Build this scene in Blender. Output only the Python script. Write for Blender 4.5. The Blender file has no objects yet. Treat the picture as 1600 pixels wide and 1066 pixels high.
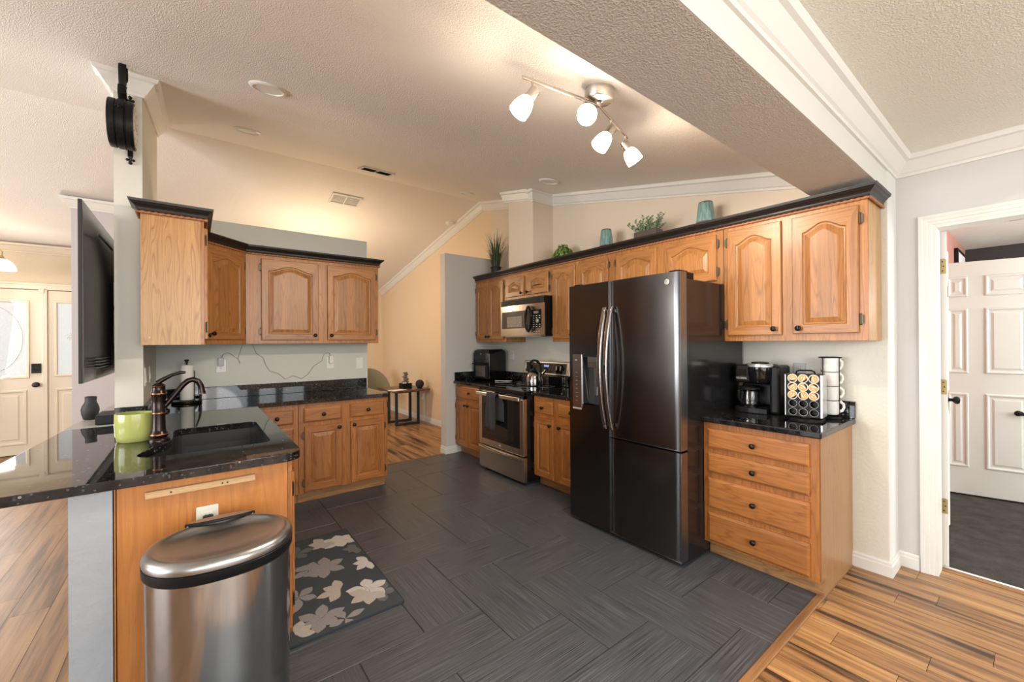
import bpy, bmesh, math, random
from mathutils import Vector, Matrix, noise
random.seed(7)
PI = math.pi
scene = bpy.context.scene
COL = scene.collection

# ------------------------------------------------------------------ camera
F_PX, YAW, PITCH, ROLL, EYE = 644.66, .6573, .0013, -.0063, 1.379
fwd = Vector((math.sin(YAW)*math.cos(PITCH), math.cos(YAW)*math.cos(PITCH), math.sin(PITCH)))
rgt = Vector((math.cos(YAW), -math.sin(YAW), 0)); upv = rgt.cross(fwd)
r2 = rgt*math.cos(ROLL) + upv*math.sin(ROLL); u2 = upv*math.cos(ROLL) - rgt*math.sin(ROLL)
cam = bpy.data.cameras.new('camera'); cam.sensor_width = 36; cam.lens = F_PX/1600*36; cam.clip_start = .02
co = bpy.data.objects.new('camera', cam); COL.objects.link(co)
co.matrix_world = Matrix(((r2.x, u2.x, -fwd.x, 0), (r2.y, u2.y, -fwd.y, 0), (r2.z, u2.z, -fwd.z, EYE), (0, 0, 0, 1)))
scene.camera = co

# ------------------------------------------------------------------ light and exposure
vs = scene.view_settings
vs.view_transform = 'Standard'; vs.look = 'None'; vs.gamma = 1; vs.use_curve_mapping = False
vs.exposure = 0.3
w = bpy.data.worlds.new('world'); scene.world = w; w.use_nodes = True
w.node_tree.nodes['Background'].inputs[0].default_value = (.93, .97, 1, 1)
w.node_tree.nodes['Background'].inputs[1].default_value = .9
scene.cycles.max_bounces = 7; scene.cycles.diffuse_bounces = 4; scene.cycles.glossy_bounces = 4
scene.cycles.transmission_bounces = 6; scene.cycles.caustics_reflective = False; scene.cycles.caustics_refractive = False
scene.cycles.sample_clamp_indirect = 6

def area(name, loc, target, sx, sy, power, color=(1, 1, 1)):
    l = bpy.data.lights.new(name, 'AREA'); l.shape = 'RECTANGLE'; l.size = sx; l.size_y = sy; l.energy = power; l.color = color
    o = bpy.data.objects.new(name, l); COL.objects.link(o); o.location = loc
    o.rotation_euler = (Vector(target)-Vector(loc)).to_track_quat('-Z', 'Y').to_euler(); return o
def spot(name, loc, d, power, color, size=2.7, r=.03):
    l = bpy.data.lights.new(name, 'SPOT'); l.energy = power; l.color = color; l.shadow_soft_size = r; l.spot_size = size; l.spot_blend = .6
    o = bpy.data.objects.new(name, l); COL.objects.link(o); o.location = loc; o.rotation_euler = Vector(d).to_track_quat('-Z', 'Y').to_euler(); return o
def point(name, loc, power, color, r=.05):
    l = bpy.data.lights.new(name, 'POINT'); l.energy = power; l.color = color; l.shadow_soft_size = r
    o = bpy.data.objects.new(name, l); COL.objects.link(o); o.location = loc; return o
# daylight through the windows behind and beside the camera
for x, wd, pw in ((-3.5, .34, 11), (-2.8, .52, 16), (-2.05, .30, 10), (-1.35, .60, 20), (-.55, .42, 15), (.1, .26, 10), (.75, .62, 22), (1.5, .36, 13), (2.1, .5, 15)):
    area('daylight_rear_window', (x, -3.35, 1.5), (x+.3, 3.5, 1.75), wd, 1.95, pw, (.94, .975, 1))
area('daylight_living_window', (-5.3, 2.2, 1.45), (0, 2.6, 2.3), 3.4, 1.9, 215, (.92, .96, 1))
area('daylight_entry_glass', (-2.1, 7.6, 1.45), (2.6, 1.0, 1.0), .9, 1.0, 22, (1, .98, .94))
area('bedroom_area_fill', (4.6, -2.7, 1.5), (5.6, .3, 1.9), 1.6, 1.4, 75, (1, .99, .97))  # added fill so the bedroom is not dark; no window stands here
WARM = (1, .74, .47)
point('dining_lamp_light', (1.35, 6.0, 2.15), 44, WARM, .12)
point('entry_lamp_light', (-1.86, 7.1, 2.2), 5, WARM, .08)
point('bedroom_ceiling_fill', (5.6, -.9, 1.75), 44, (1, .97, .93), .15)  # added fill that lifts the bedroom ceiling, not a lamp of the room
point('front_room_fill', (.3, -2.0, 1.9), 84, (1, .985, .94), .55)  # unseen extra source, put in to brighten the flat ceiling and front room
point('living_ceiling_fill', (-2.6, 3.0, 2.0), 56, (1, .92, .80), .3)  # invented warm bounce for the vaulted ceiling, no fixture belongs to it

# ------------------------------------------------------------------ materials
def mat(name, base=(.8, .8, .8), rough=.5, metal=0, **kw):
    m = bpy.data.materials.new(name); m.use_nodes = True
    b = m.node_tree.nodes['Principled BSDF']
    b.inputs['Base Color'].default_value = (*base, 1); b.inputs['Roughness'].default_value = rough; b.inputs['Metallic'].default_value = metal
    for k, v in kw.items(): b.inputs[k.replace('_', ' ')].default_value = v
    return m
def nd(m, t, **kw):
    n = m.node_tree.nodes.new(t)
    for k, v in kw.items(): setattr(n, k, v)
    return n
def ln(m, a, b): m.node_tree.links.new(a, b)
def bs(m): return m.node_tree.nodes['Principled BSDF']
def coords(m, kind='Object', scale=(1, 1, 1)):
    t = nd(m, 'ShaderNodeTexCoord'); p = nd(m, 'ShaderNodeMapping'); p.inputs['Scale'].default_value = scale
    ln(m, t.outputs[kind], p.inputs[0]); return p.outputs[0]
def ntex(m, vec, scale, detail=4, rough=.55):
    n = nd(m, 'ShaderNodeTexNoise'); n.inputs['Scale'].default_value = scale; n.inputs['Detail'].default_value = detail
    n.inputs['Roughness'].default_value = rough; ln(m, vec, n.inputs['Vector']); return n.outputs[0]
def ramp(m, fac, stops):
    r = nd(m, 'ShaderNodeValToRGB'); e = r.color_ramp.elements
    while len(e) < len(stops): e.new(.5)
    for i, (p, c) in enumerate(stops):
        e[i].position = p; e[i].color = (*c, 1) if len(c) == 3 else c
    ln(m, fac, r.inputs[0]); return r.outputs[0]
def mix(m, fac, a, b, mode='MIX'):
    n = nd(m, 'ShaderNodeMix', data_type='RGBA', blend_type=mode)
    for s, v in ((0, fac), (6, a), (7, b)):
        if hasattr(v, 'links'): ln(m, v, n.inputs[s])
        elif s == 0: n.inputs[0].default_value = v
        else: n.inputs[s].default_value = (*v, 1)
    return n.outputs[2]
def math_(m, op, a, b=None):
    n = nd(m, 'ShaderNodeMath', operation=op)
    for i, v in enumerate((a, b)):
        if v is None: continue
        if hasattr(v, 'links'): ln(m, v, n.inputs[i])
        else: n.inputs[i].default_value = v
    return n.outputs[0]
def bump(m, h, strength, dist=.01):
    b = nd(m, 'ShaderNodeBump'); b.inputs['Strength'].default_value = strength; b.inputs['Distance'].default_value = dist
    ln(m, h, b.inputs['Height']); ln(m, b.outputs[0], bs(m).inputs['Normal'])

def paint(name, c, rough=.6, tex=260, strength=.12):
    m = mat(name, c, rough); v = coords(m)
    n = ntex(m, v, tex*.12, 3)
    ln(m, mix(m, .06, c, ramp(m, ntex(m, v, 2.5, 2), [(.3, (c[0]*.85, c[1]*.85, c[2]*.85)), (.7, c)])), bs(m).inputs['Base Color'])
    bump(m, n, strength, .006); return m
def textured_ceiling(name, c, s=70, strength=.5):
    m = mat(name, c, .5); v = coords(m)
    h = ramp(m, ntex(m, v, s, 2, .5), [(.40, (0, 0, 0)), (.68, (1, 1, 1))])
    bump(m, h, strength, .006); return m
def oak(name, light, dark, bands=13, strip=.075, rough=.34, contrast=.75):
    """honey oak: u of the UV runs along the grain, in metres"""
    m = mat(name, light, rough); t = nd(m, 'ShaderNodeTexCoord'); uv = t.outputs['UV']
    mp = nd(m, 'ShaderNodeMapping'); mp.inputs['Scale'].default_value = (.85, 8.5, 1); ln(m, uv, mp.inputs[0])
    sep = nd(m, 'ShaderNodeSeparateXYZ'); ln(m, uv, sep.inputs[0])
    n1 = ntex(m, mp.outputs[0], 1.0, 2, .5)
    rings = math_(m, 'FRACT', math_(m, 'MULTIPLY', n1, bands))
    tri = math_(m, 'ABSOLUTE', math_(m, 'SUBTRACT', math_(m, 'MULTIPLY', rings, 2), 1))
    mp2 = nd(m, 'ShaderNodeMapping'); mp2.inputs['Scale'].default_value = (9, 420, 1); ln(m, uv, mp2.inputs[0])
    pores = ntex(m, mp2.outputs[0], 1, 3, .7)
    mp3 = nd(m, 'ShaderNodeMapping'); mp3.inputs['Scale'].default_value = (.5, 60, 1); ln(m, uv, mp3.inputs[0])
    streak = ntex(m, mp3.outputs[0], 1, 4, .6)
    mid = tuple((a*.45+b*.55) for a, b in zip(light, dark))
    c = ramp(m, tri, [(0, light), (.62, tuple(a*.97 for a in light)), (.88, mid), (1, tuple(a*contrast+b*(1-contrast) for a, b in zip(dark, light)))])
    c = mix(m, ramp(m, streak, [(.35, (.7, .7, .7)), (.65, (0, 0, 0))]), c, mid)
    c = mix(m, ramp(m, pores, [(.54, (0, 0, 0)), (.66, (.7, .7, .7))]), c, dark)
    wn = nd(m, 'ShaderNodeTexWhiteNoise', noise_dimensions='1D')
    ln(m, math_(m, 'FLOOR', math_(m, 'DIVIDE', sep.outputs[1], strip)), wn.inputs['W'])
    hsv = nd(m, 'ShaderNodeHueSaturation'); ln(m, c, hsv.inputs['Color'])
    ln(m, math_(m, 'ADD', math_(m, 'MULTIPLY', wn.outputs[0], .26), .86), hsv.inputs['Value'])
    ln(m, hsv.outputs[0], bs(m).inputs['Base Color'])
    bump(m, pores, .08, .002); return m

M = {}
LT, DK = (.455, .205, .060), (.23, .08, .020)
M['oak'] = oak('honey_oak', LT, DK)
M['oak_panel'] = oak('tan_oak_panel', (.40, .22, .10), (.27, .13, .05), bands=15, strip=3, contrast=.7)
M['oak_base'] = oak('shaded_base_oak', (.42, .165, .042), (.21, .065, .014))  # deeper oak boards; weaker light on the base cabinets put into the colour
M['oak_side'] = oak('oak_plywood', (.56, .325, .12), (.31, .135, .042), bands=20, strip=3, contrast=.95)
M['oak_orange'] = oak('orange_oak_plywood', (.50, .205, .055), (.36, .125, .03), bands=8, strip=3, contrast=.5)
M['oak_raw'] = oak('raw_pine', (.68, .46, .25), (.5, .29, .13), bands=6, strip=3)
M['toe'] = oak('toe_kick_oak', (.43, .225, .085), (.15, .07, .03), bands=14, strip=3)
M['rope'] = mat('copper_rope_trim', (.36, .15, .065), .4)
M['bronze'] = mat('dark_bronze', (.025, .022, .022), .3, .8)
M['hinge'] = mat('aged_bronze_hinge', (.10, .085, .06), .4, .8)
M['brass'] = mat('worn_brass', (.45, .36, .17), .45, .9)
m = M['crown'] = mat('black_brown_wood', (.016, .013, .011), .38); bump(m, ntex(m, coords(m, 'UV', (3, 90, 1)), 1, 3), .25, .004)
# granite
m = M['granite'] = mat('black_granite', (.008, .008, .009), .035); v = coords(m)
vo = nd(m, 'ShaderNodeTexVoronoi', feature='F1'); vo.inputs['Scale'].default_value = 34; ln(m, v, vo.inputs['Vector'])
vo2 = nd(m, 'ShaderNodeTexVoronoi', feature='F1'); vo2.inputs['Scale'].default_value = 110; ln(m, coords(m, 'Object', (1, .55, 1)), vo2.inputs['Vector'])
wn = nd(m, 'ShaderNodeSeparateColor'); ln(m, vo.outputs['Color'], wn.inputs[0]); wn2 = nd(m, 'ShaderNodeSeparateColor'); ln(m, vo2.outputs['Color'], wn2.inputs[0])
f1 = math_(m, 'MULTIPLY', math_(m, 'LESS_THAN', vo.outputs['Distance'], .16), math_(m, 'GREATER_THAN', wn.outputs[0], .86))
f2 = math_(m, 'MULTIPLY', math_(m, 'LESS_THAN', vo2.outputs['Distance'], .45), math_(m, 'GREATER_THAN', wn2.outputs[0], .82))
gc = ramp(m, ntex(m, v, 18, 4), [(.35, (.004, .004, .005)), (.7, (.022, .022, .024))])
gc = mix(m, math_(m, 'MULTIPLY', f2, .35), gc, (.16, .18, .21)); gc = mix(m, math_(m, 'MULTIPLY', f1, .45), gc, (.55, .6, .62)); ln(m, gc, bs(m).inputs['Base Color'])
# paints
M['pillar'] = paint('grey_green_paint', (.66, .65, .575))
M['backwall'] = paint('pale_sage_paint', (.60, .625, .57))
M['fridgewall'] = paint('cream_textured_paint', (.69, .68, .60), .6, 420, .5)
M['beige'] = paint('beige_paint', (.70, .60, .48))
M['yellow'] = paint('warm_yellow_paint', (.76, .60, .42))
M['greywall'] = paint('grey_paint', (.60, .595, .575))
M['lavender'] = paint('lavender_grey_paint', (.52, .48, .49))
M['halfwall'] = paint('blue_grey_plaster', (.36, .39, .43), .5, 200, .5)
M['entrywall'] = paint('tan_textured_paint', (.62, .52, .38), .6, 500, .6)
M['salmon'] = paint('salmon_paint', (.50, .24, .19)); M['dark'] = paint('dark_brown_paint', (.035, .03, .028))
M['white'] = mat('white_trim_paint', (.73, .725, .69), .35); M['strip'] = mat('bluish_white_paint', (.72, .73, .71), .5)
M['doorcream'] = mat('cream_door_paint', (.66, .575, .455), .4); M['doorwhite'] = mat('off_white_door_paint', (.66, .665, .615), .45)
M['ceil'] = textured_ceiling('textured_vault_ceiling', (.84, .80, .755), 165, .5)
M['ceil2'] = textured_ceiling('textured_flat_ceiling', (.85, .86, .775), 160, .4)
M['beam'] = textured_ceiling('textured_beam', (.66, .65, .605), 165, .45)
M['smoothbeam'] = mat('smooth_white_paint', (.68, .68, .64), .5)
# tile, plank, carpet
m = M['tile'] = mat('charcoal_linear_tile', (.06, .058, .06), .36); uv = coords(m, 'UV', (3.0, 230, 1)); n = ntex(m, uv, 1, 3, .6)
ln(m, ramp(m, n, [(.34, (.034, .039, .048)), (.52, (.066, .073, .086)), (.70, (.13, .141, .16))]), bs(m).inputs['Base Color']); bump(m, n, .14, .002)
ln(m, ramp(m, n, [(.3, (.27, .27, .27)), (.7, (.45, .45, .45))]), bs(m).inputs['Roughness'])
M['grout'] = mat('dark_grout', (.018, .017, .017), .8)
def plank(name, a, b, c, streaks=1.0, rough=.30):
    m = mat(name, b, rough); uv = coords(m, 'UV', (.55, 9, 1)); n = ntex(m, uv, 1.6, 5, .62)
    uv2 = coords(m, 'UV', (2, 130, 1)); n2 = ntex(m, uv2, 1, 3)
    col = ramp(m, n, [(.37, c), (.455, tuple(x*.6+y*.4 for x, y in zip(b, c))), (.52, b), (.68, a)])
    ln(m, mix(m, ramp(m, n2, [(.45, (0, 0, 0)), (.75, (.5*streaks,)*3)]), col, c), bs(m).inputs['Base Color']); return m
M['wood_r'] = plank('tigerwood_plank', (.60, .345, .14), (.40, .205, .085), (.055, .03, .018))
M['wood_l'] = plank('brown_laminate_plank', (.37, .21, .10), (.28, .15, .07), (.12, .065, .032), .5, .40)
M['seam'] = mat('plank_seam', (.05, .028, .015), .6)
M['threshold'] = plank('wood_threshold', (.46, .25, .11), (.33, .165, .07), (.12, .06, .03), 1, .3)
m = M['carpet'] = mat('dark_carpet', (.05, .043, .036), .95); v = coords(m); n = ntex(m, v, 240, 3); n2 = ntex(m, v, 9, 3)
ln(m, ramp(m, mix(m, .4, n, n2), [(.35, (.025, .021, .018)), (.65, (.11, .095, .08))]), bs(m).inputs['Base Color']); bump(m, n, .9, .02)
# metals, plastics
def brushed(name, c, rough, axis=(4, 4, 900), st=.06):
    m = mat(name, c, rough, 1); bump(m, ntex(m, coords(m, 'Object', axis), 1, 3), st, .002); return m
M['steel'] = brushed('brushed_stainless', (.56, .52, .48), .27, (3, 3, 700))
M['steel_bin'] = brushed('bin_stainless', (.42, .425, .435), .15, (26, 26, .5), .30)
M['steel_lid'] = brushed('lid_stainless', (.40, .41, .42), .3, (3, 400, 3), .04)
M['chrome'] = mat('satin_nickel', (.62, .58, .53), .22, 1)
M['fridge'] = brushed('black_stainless', (.135, .133, .136), .2, (500, 500, 2), .015)
M['fridge_side'] = mat('fridge_dark_side', (.012, .012, .013), .16)
M['fridge_edge'] = mat('fridge_edge_metal', (.30, .31, .32), .3, 1)
M['fhandle'] = brushed('handle_metal', (.38, .34, .32), .25, (300, 300, 3), .02)
M['black'] = mat('black_plastic', (.007, .007, .008), .42, Specular_IOR_Level=.22); M['blackgloss'] = mat('gloss_black', (.006, .006, .007), .06)
M['blackmat'] = mat('matte_black', (.016, .016, .017), .6); M['sinkmat'] = mat('black_composite', (.022, .022, .024), .5)
M['glassblack'] = mat('dark_oven_glass', (.012, .011, .011), .05); M['mwglass'] = mat('microwave_window', (.09, .075, .065), .15)
m = M['mesh'] = mat('microwave_mesh', (.30, .24, .2), .5); ln(m, ramp(m, ntex(m, coords(m), 160, 3), [(.4, (.13, .10, .085)), (.6, (.42, .36, .31))]), bs(m).inputs['Base Color'])
M['greyplastic'] = mat('grey_plastic', (.42, .43, .43), .4); M['silver'] = mat('silver_plastic', (.62, .62, .60), .3, .7)
M['whiteplastic'] = mat('white_plastic', (.78, .78, .74), .35); M['almond'] = mat('almond_plate', (.72, .72, .64), .35)
M['slot'] = mat('dark_slot', (.03, .03, .03), .5); M['wire'] = mat('grey_cable', (.33, .31, .28), .5)
m = M['glass'] = mat('clear_glass', (1, 1, 1), .02, 0, Transmission_Weight=1.0, IOR=1.45)
M['paper'] = mat('paper_white', (.82, .80, .77), .9); M['mug'] = mat('white_ceramic', (.80, .80, .78), .18)
M['green'] = mat('lime_ceramic', (.40, .43, .135), .12); M['label'] = mat('paper_label', (.75, .74, .75), .6)
m = M['teal'] = mat('teal_glaze', (.16, .27, .26), .4); ln(m, ramp(m, ntex(m, coords(m, 'Object', (60, 60, 9)), 1, 4), [(.3, (.10, .17, .165)), (.55, (.20, .34, .32)), (.75, (.30, .42, .37))]), bs(m).inputs['Base Color'])
M['clay'] = mat('brown_glaze', (.09, .065, .055), .4); M['rim'] = mat('dark_rim_glaze', (.03, .02, .02), .4)
M['leaf'] = mat('grass_blade', (.045, .085, .04), .5); M['leaf2'] = mat('bright_leaf', (.16, .27, .06), .5); M['leaf3'] = mat('sage_leaf', (.26, .36, .21), .6)
M['soil'] = mat('soil', (.03, .02, .015), .9)
M['tv'] = brushed('tv_black_back', (.035, .033, .032), .33, (3, 3, 500), .05); M['tv'].node_tree.nodes['Principled BSDF'].inputs['Metallic'].default_value = .3
M['pod'] = mat('pod_rim', (.74, .72, .70), .4); M['orange'] = mat('pod_orange_foil', (.72, .34, .05), .4)
m = M['velvet'] = mat('olive_velvet', (.19, .17, .10), .85); bs(m).inputs['Sheen Weight'].default_value = .5
M['tabletop'] = plank('walnut_top', (.20, .11, .06), (.13, .07, .042), (.05, .03, .02), .5, .3)
m = M['stone'] = mat('grey_stone', (.15, .14, .135), .7); bump(m, ntex(m, coords(m), 60, 4), .5, .01)
m = M['speaker'] = mat('charcoal_fabric', (.025, .025, .027), .9); bump(m, ntex(m, coords(m), 500, 2), .5, .003)
m = M['towel'] = mat('charcoal_towel', (.045, .045, .05), .95); n = ntex(m, coords(m), 330, 3); bump(m, n, .8, .006)
ln(m, ramp(m, n, [(.35, (.022, .022, .025)), (.7, (.085, .085, .09))]), bs(m).inputs['Base Color'])
M['rug'] = mat('slate_rug', (.042, .052, .062), .95); M['rugedge'] = mat('navy_rug_edge', (.016, .024, .034), .9)
for k, c in (('rl1', (.52, .47, .43)), ('rl2', (.31, .295, .305)), ('rl3', (.66, .63, .61)), ('rl4', (.145, .15, .16))):
    m = M[k] = mat('rug_leaf_'+k, c, .95); n = ntex(m, coords(m), 420, 2)
    ln(m, ramp(m, n, [(.35, tuple(x*.62 for x in c)), (.62, c)]), bs(m).inputs['Base Color'])
M['console'] = mat('grey_console_top', (.40, .38, .36), .4)
def emit(name, c, s, base=(.8, .8, .8)):
    m = mat(name, base, .4); bs(m).inputs['Emission Color'].default_value = (*c, 1); bs(m).inputs['Emission Strength'].default_value = s; return m
M['opal'] = emit('opal_glass_lit', (1, .90, .76), 5.0); M['entryglass'] = emit('frosted_daylit_glass', (.95, .97, .94), .46, (.2, .2, .2))
m = M['entryglass']; m.node_tree.nodes['Principled BSDF'].inputs['Roughness'].default_value = .3; bump(m, ntex(m, coords(m), 45, 3), .4, .01)
M['etch'] = mat('etched_line', (.50, .51, .48), .3); M['clockface'] = mat('clock_face', (.72, .68, .58), .4)
M['display'] = emit('oven_display', (.35, .45, .9), .6, (.02, .02, .03))
M['oilbronze'] = mat('oil_rubbed_bronze', (.028, .021, .019), .22, .85); M['copper'] = mat('copper_edge', (.24, .105, .055), .3, .9)

# ------------------------------------------------------------------ mesh building
class MB:
    def __init__(s): s.v = []; s.f = []; s.uv = []; s.mi = []; s.sm = []; s.M = Matrix(); s.off = (0, 0)
    def new_off(s): s.off = (random.uniform(0, 40), random.uniform(0, 40))
    def poly(s, pts, mi=0, g=2, sm=False):
        pts = [Vector(p) for p in pts]; n = Vector((0, 0, 0))
        for i, p in enumerate(pts):
            q = pts[(i+1) % len(pts)]; n += Vector(((p.y-q.y)*(p.z+q.z), (p.z-q.z)*(p.x+q.x), (p.x-q.x)*(p.y+q.y)))
        a = [abs(n.x), abs(n.y), abs(n.z)]; k = a.index(max(a))
        gu = g
        if k == g: gu = (g+1) % 3
        gv = 3-k-gu if k != gu else (gu+2) % 3
        b = len(s.v); s.v += [s.M @ p for p in pts]
        s.f.append(list(range(b, b+len(pts)))); s.uv.append([(p[gu]+s.off[0], p[gv]+s.off[1]) for p in pts]); s.mi.append(mi); s.sm.append(sm)
    def box(s, a, b, mi=0, g=2, off=True):
        if off: s.new_off()
        x0, y0, z0 = [min(p, q) for p, q in zip(a, b)]; x1, y1, z1 = [max(p, q) for p, q in zip(a, b)]
        for q in (((x0, y0, z0), (x1, y0, z0), (x1, y0, z1), (x0, y0, z1)), ((x1, y1, z0), (x0, y1, z0), (x0, y1, z1), (x1, y1, z1)),
                  ((x0, y1, z0), (x0, y0, z0), (x0, y0, z1), (x0, y1, z1)), ((x1, y0, z0), (x1, y1, z0), (x1, y1, z1), (x1, y0, z1)),
                  ((x0, y0, z1), (x1, y0, z1), (x1, y1, z1), (x0, y1, z1)), ((x0, y1, z0), (x1, y1, z0), (x1, y0, z0), (x0, y0, z0))):
            s.poly(q, mi, g)
        return s
    def loops(s, rings, mi=0, g=2, cap0=False, cap1=True, sm=False, closed=True, gf=None, mf=None):
        for a, b in zip(rings, rings[1:]):
            n = len(a)
            for i in range(n if closed else n-1):
                j = (i+1) % n
                s.poly((a[i], a[j], b[j], b[i]), mf(i) if mf else mi, gf(i) if gf else g, sm)
        if cap0: s.poly(list(reversed(rings[0])), mi, g)
        if cap1: s.poly(rings[-1], mi, g)
        return s
    def lathe(s, prof, n=24, mi=0, sm=True, c=(0, 0, 0), sx=1, sy=1, cap=True, mats=None):
        rings = [[(c[0]+r*sx*math.cos(2*PI*i/n), c[1]+r*sy*math.sin(2*PI*i/n), c[2]+z) for i in range(n)] for r, z in prof]
        for k, (a, b) in enumerate(zip(rings, rings[1:])):
            mm = mats[k] if mats else mi
            for i in range(n):
                j = (i+1) % n; s.poly((a[i], a[j], b[j], b[i]), mm, 2, sm)
        if cap: s.poly(list(reversed(rings[0])), mats[0] if mats else mi); s.poly(rings[-1], mats[-1] if mats else mi)
        return s
    def tube(s, path, r, n=8, mi=0, cap=True, flat=1.0, up=(0, 0, 1)):
        P = [Vector(p) for p in path]; R = r if isinstance(r, (list, tuple)) else [r]*len(P); rings = []; prev = None
        for i, p in enumerate(P):
            t = (P[min(i+1, len(P)-1)]-P[max(i-1, 0)]).normalized()
            a = prev if prev is not None else Vector(up)
            a = a-t*a.dot(t)
            if a.length < 1e-4: a = Vector((1, 0, 0))-t*t.x
            a.normalize(); b = t.cross(a); prev = a
            rings.append([tuple(p+a*(R[i]*math.cos(2*PI*k/n))+b*(R[i]*flat*math.sin(2*PI*k/n))) for k in range(n)])
        return s.loops(rings, mi, 2, cap, cap, True)
    def sweep(s, path, nrm, prof, side=1, mi=0, g=None, closed=False, caps=True):
        """prof (a along nrm, b to the side) carried along a path that lies in the plane of nrm, mitred at its corners"""
        P = [Vector(p) for p in path]; N = Vector(nrm).normalized(); n = len(P); rings = []
        for i in range(n):
            ts = []
            if closed or i > 0: ts.append((P[i]-P[i-1]).normalized())
            if closed or i < n-1: ts.append((P[(i+1) % n]-P[i]).normalized())
            ss = [N.cross(t)*side for t in ts]; mm = ss[0] if len(ss) == 1 else (ss[0]+ss[1])
            if len(ss) == 2: mm = mm.normalized(); mm = mm/max(.2, mm.dot(ss[0]))
            rings.append([tuple(P[i]+N*a+mm*b) for a, b in prof])
        if closed: rings.append(rings[0])
        for a, b in zip(rings, rings[1:]):
            s.new_off(); d = Vector(b[0])-Vector(a[0]); gg = max(range(3), key=lambda k: abs(d[k])) if g is None else g
            for i in range(len(prof)):
                j = (i+1) % len(prof); s.poly((a[i], a[j], b[j], b[i]) if side > 0 else (a[j], a[i], b[i], b[j]), mi, gg)
        if caps and not closed: s.poly(rings[0] if side < 0 else list(reversed(rings[0])), mi); s.poly(rings[-1] if side > 0 else list(reversed(rings[-1])), mi)
        return s
    def sphere(s, c, r, n=16, m=10, mi=0, sz=1.0):
        return s.lathe([(max(1e-4, r*math.sin(PI*k/m)), -r*sz*math.cos(PI*k/m)) for k in range(m+1)], n, mi, True, c)
    def prism(s, pts, h, mi=0, g=2):
        """pts: flat outline in 3D, h: extrusion vector"""
        s.new_off(); h = Vector(h); q = [tuple(Vector(p)+h) for p in pts]
        return s.loops([pts, q], mi, g, True, True)
    def mesh(s, name, mats):
        me = bpy.data.meshes.new(name); me.from_pydata([tuple(v) for v in s.v], [], s.f)
        for m in mats: me.materials.append(M[m] if isinstance(m, str) else m)
        u = me.uv_layers.new(name='UVMap'); me.polygons.foreach_set('material_index', s.mi); me.polygons.foreach_set('use_smooth', s.sm)
        fl = [c for f in s.uv for p in f for c in p]; u.data.foreach_set('uv', fl)
        bm = bmesh.new(); bm.from_mesh(me); bmesh.ops.remove_doubles(bm, verts=bm.verts, dist=1e-5)
        bmesh.ops.recalc_face_normals(bm, faces=bm.faces); bm.to_mesh(me); bm.free()
        if any(s.sm): me.set_sharp_from_angle(angle=.72)
        return me
    def obj(s, name, mats, parent=None, bev=0, seg=2):
        o = bpy.data.objects.new(name, s.mesh(name, mats if isinstance(mats, (list, tuple)) else [mats])); COL.objects.link(o)
        if parent is not None: o.parent = parent
        if bev:
            b = o.modifiers.new('edge', 'BEVEL'); b.width = bev; b.segments = seg; b.limit_method = 'ANGLE'; b.angle_limit = .7
        return o
def rotm(axis, ang): return Matrix.Rotation(ang, 4, axis)
def inst(me, name, parent, loc, rot=(0, 0, 0)):
    o = bpy.data.objects.new(name, me); COL.objects.link(o); o.parent = parent; o.location = loc; o.rotation_euler = rot; return o
def tag(o, label, cat, group=None, kind=None):
    o['label'] = label; o['category'] = cat
    if group: o['group'] = group
    if kind: o['kind'] = kind
    return o
def thing(name, label, cat, loc=(0, 0, 0), rz=0, group=None, kind=None):
    o = bpy.data.objects.new(name, None); COL.objects.link(o); o.location = loc; o.rotation_euler = (0, 0, rz); o.empty_display_size = .05
    return tag(o, label, cat, group, kind)
def struct(o, label, cat='wall'): return tag(o, label, cat, None, 'structure')
def text_mesh(txt, size, depth=.0006):
    c = bpy.data.curves.new('lettering', 'FONT'); c.body = txt; c.size = size; c.extrude = depth; c.align_x = 'CENTER'; c.align_y = 'CENTER'; c.resolution_u = 3
    o = bpy.data.objects.new('lettering', c); me = bpy.data.meshes.new_from_object(o); bpy.data.objects.remove(o); return me
def text(txt, size, name, m, parent, loc, rot=(PI/2, 0, 0)):
    me = text_mesh(txt, size); me.materials.clear(); me.materials.append(M[m]); return inst(me, name, parent, loc, rot)
def roof(y): return 3.30-.215*(4.757-y) if y < 4.757 else 3.30-.21*(y-4.757)
# ================================================================== the setting
XW, YB = 3.194, 4.47          # face of the appliance wall, face of the low back wall
# ---- kitchen tile floor: 30 x 60 cm tiles laid in a herringbone
def tile_floor():
    mb = MB(); mb.box((-.23, .764, -.03), (XW, 4.535, -.0025), 1)
    ux, uy, x0, y0 = .3025, .3045, .56, 1.205; X0, X1, Y0, Y1 = -.23, XW, .765, 4.535; g = .0016
    for i in range(-4, 10):
        for j in range(-3, 12):
            s = (i+j) % 4
            if s == 1: a, b, gr = (i, j), (i+2, j+1), 0
            elif s == 3: a, b, gr = (i, j), (i+1, j+2), 1
            else: continue
            xa, xb = max(X0, x0+a[0]*ux+g), min(X1, x0+b[0]*ux-g); ya, yb = max(Y0, y0+a[1]*uy+g), min(Y1, y0+b[1]*uy-g)
            if xb-xa < .01 or yb-ya < .01: continue
            mb.new_off(); e = .0015
            lo = [(xa, ya, -.003), (xb, ya, -.003), (xb, yb, -.003), (xa, yb, -.003)]
            hi = [(xa+e, ya+e, 0), (xb-e, ya+e, 0), (xb-e, yb-e, 0), (xa+e, yb-e, 0)]
            mb.loops([lo, hi], 0, gr)
    return mb.obj('floor_tile', ['tile', 'grout'])
struct(tile_floor(), 'charcoal linear tile kitchen floor laid in a herringbone', 'floor')
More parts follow.
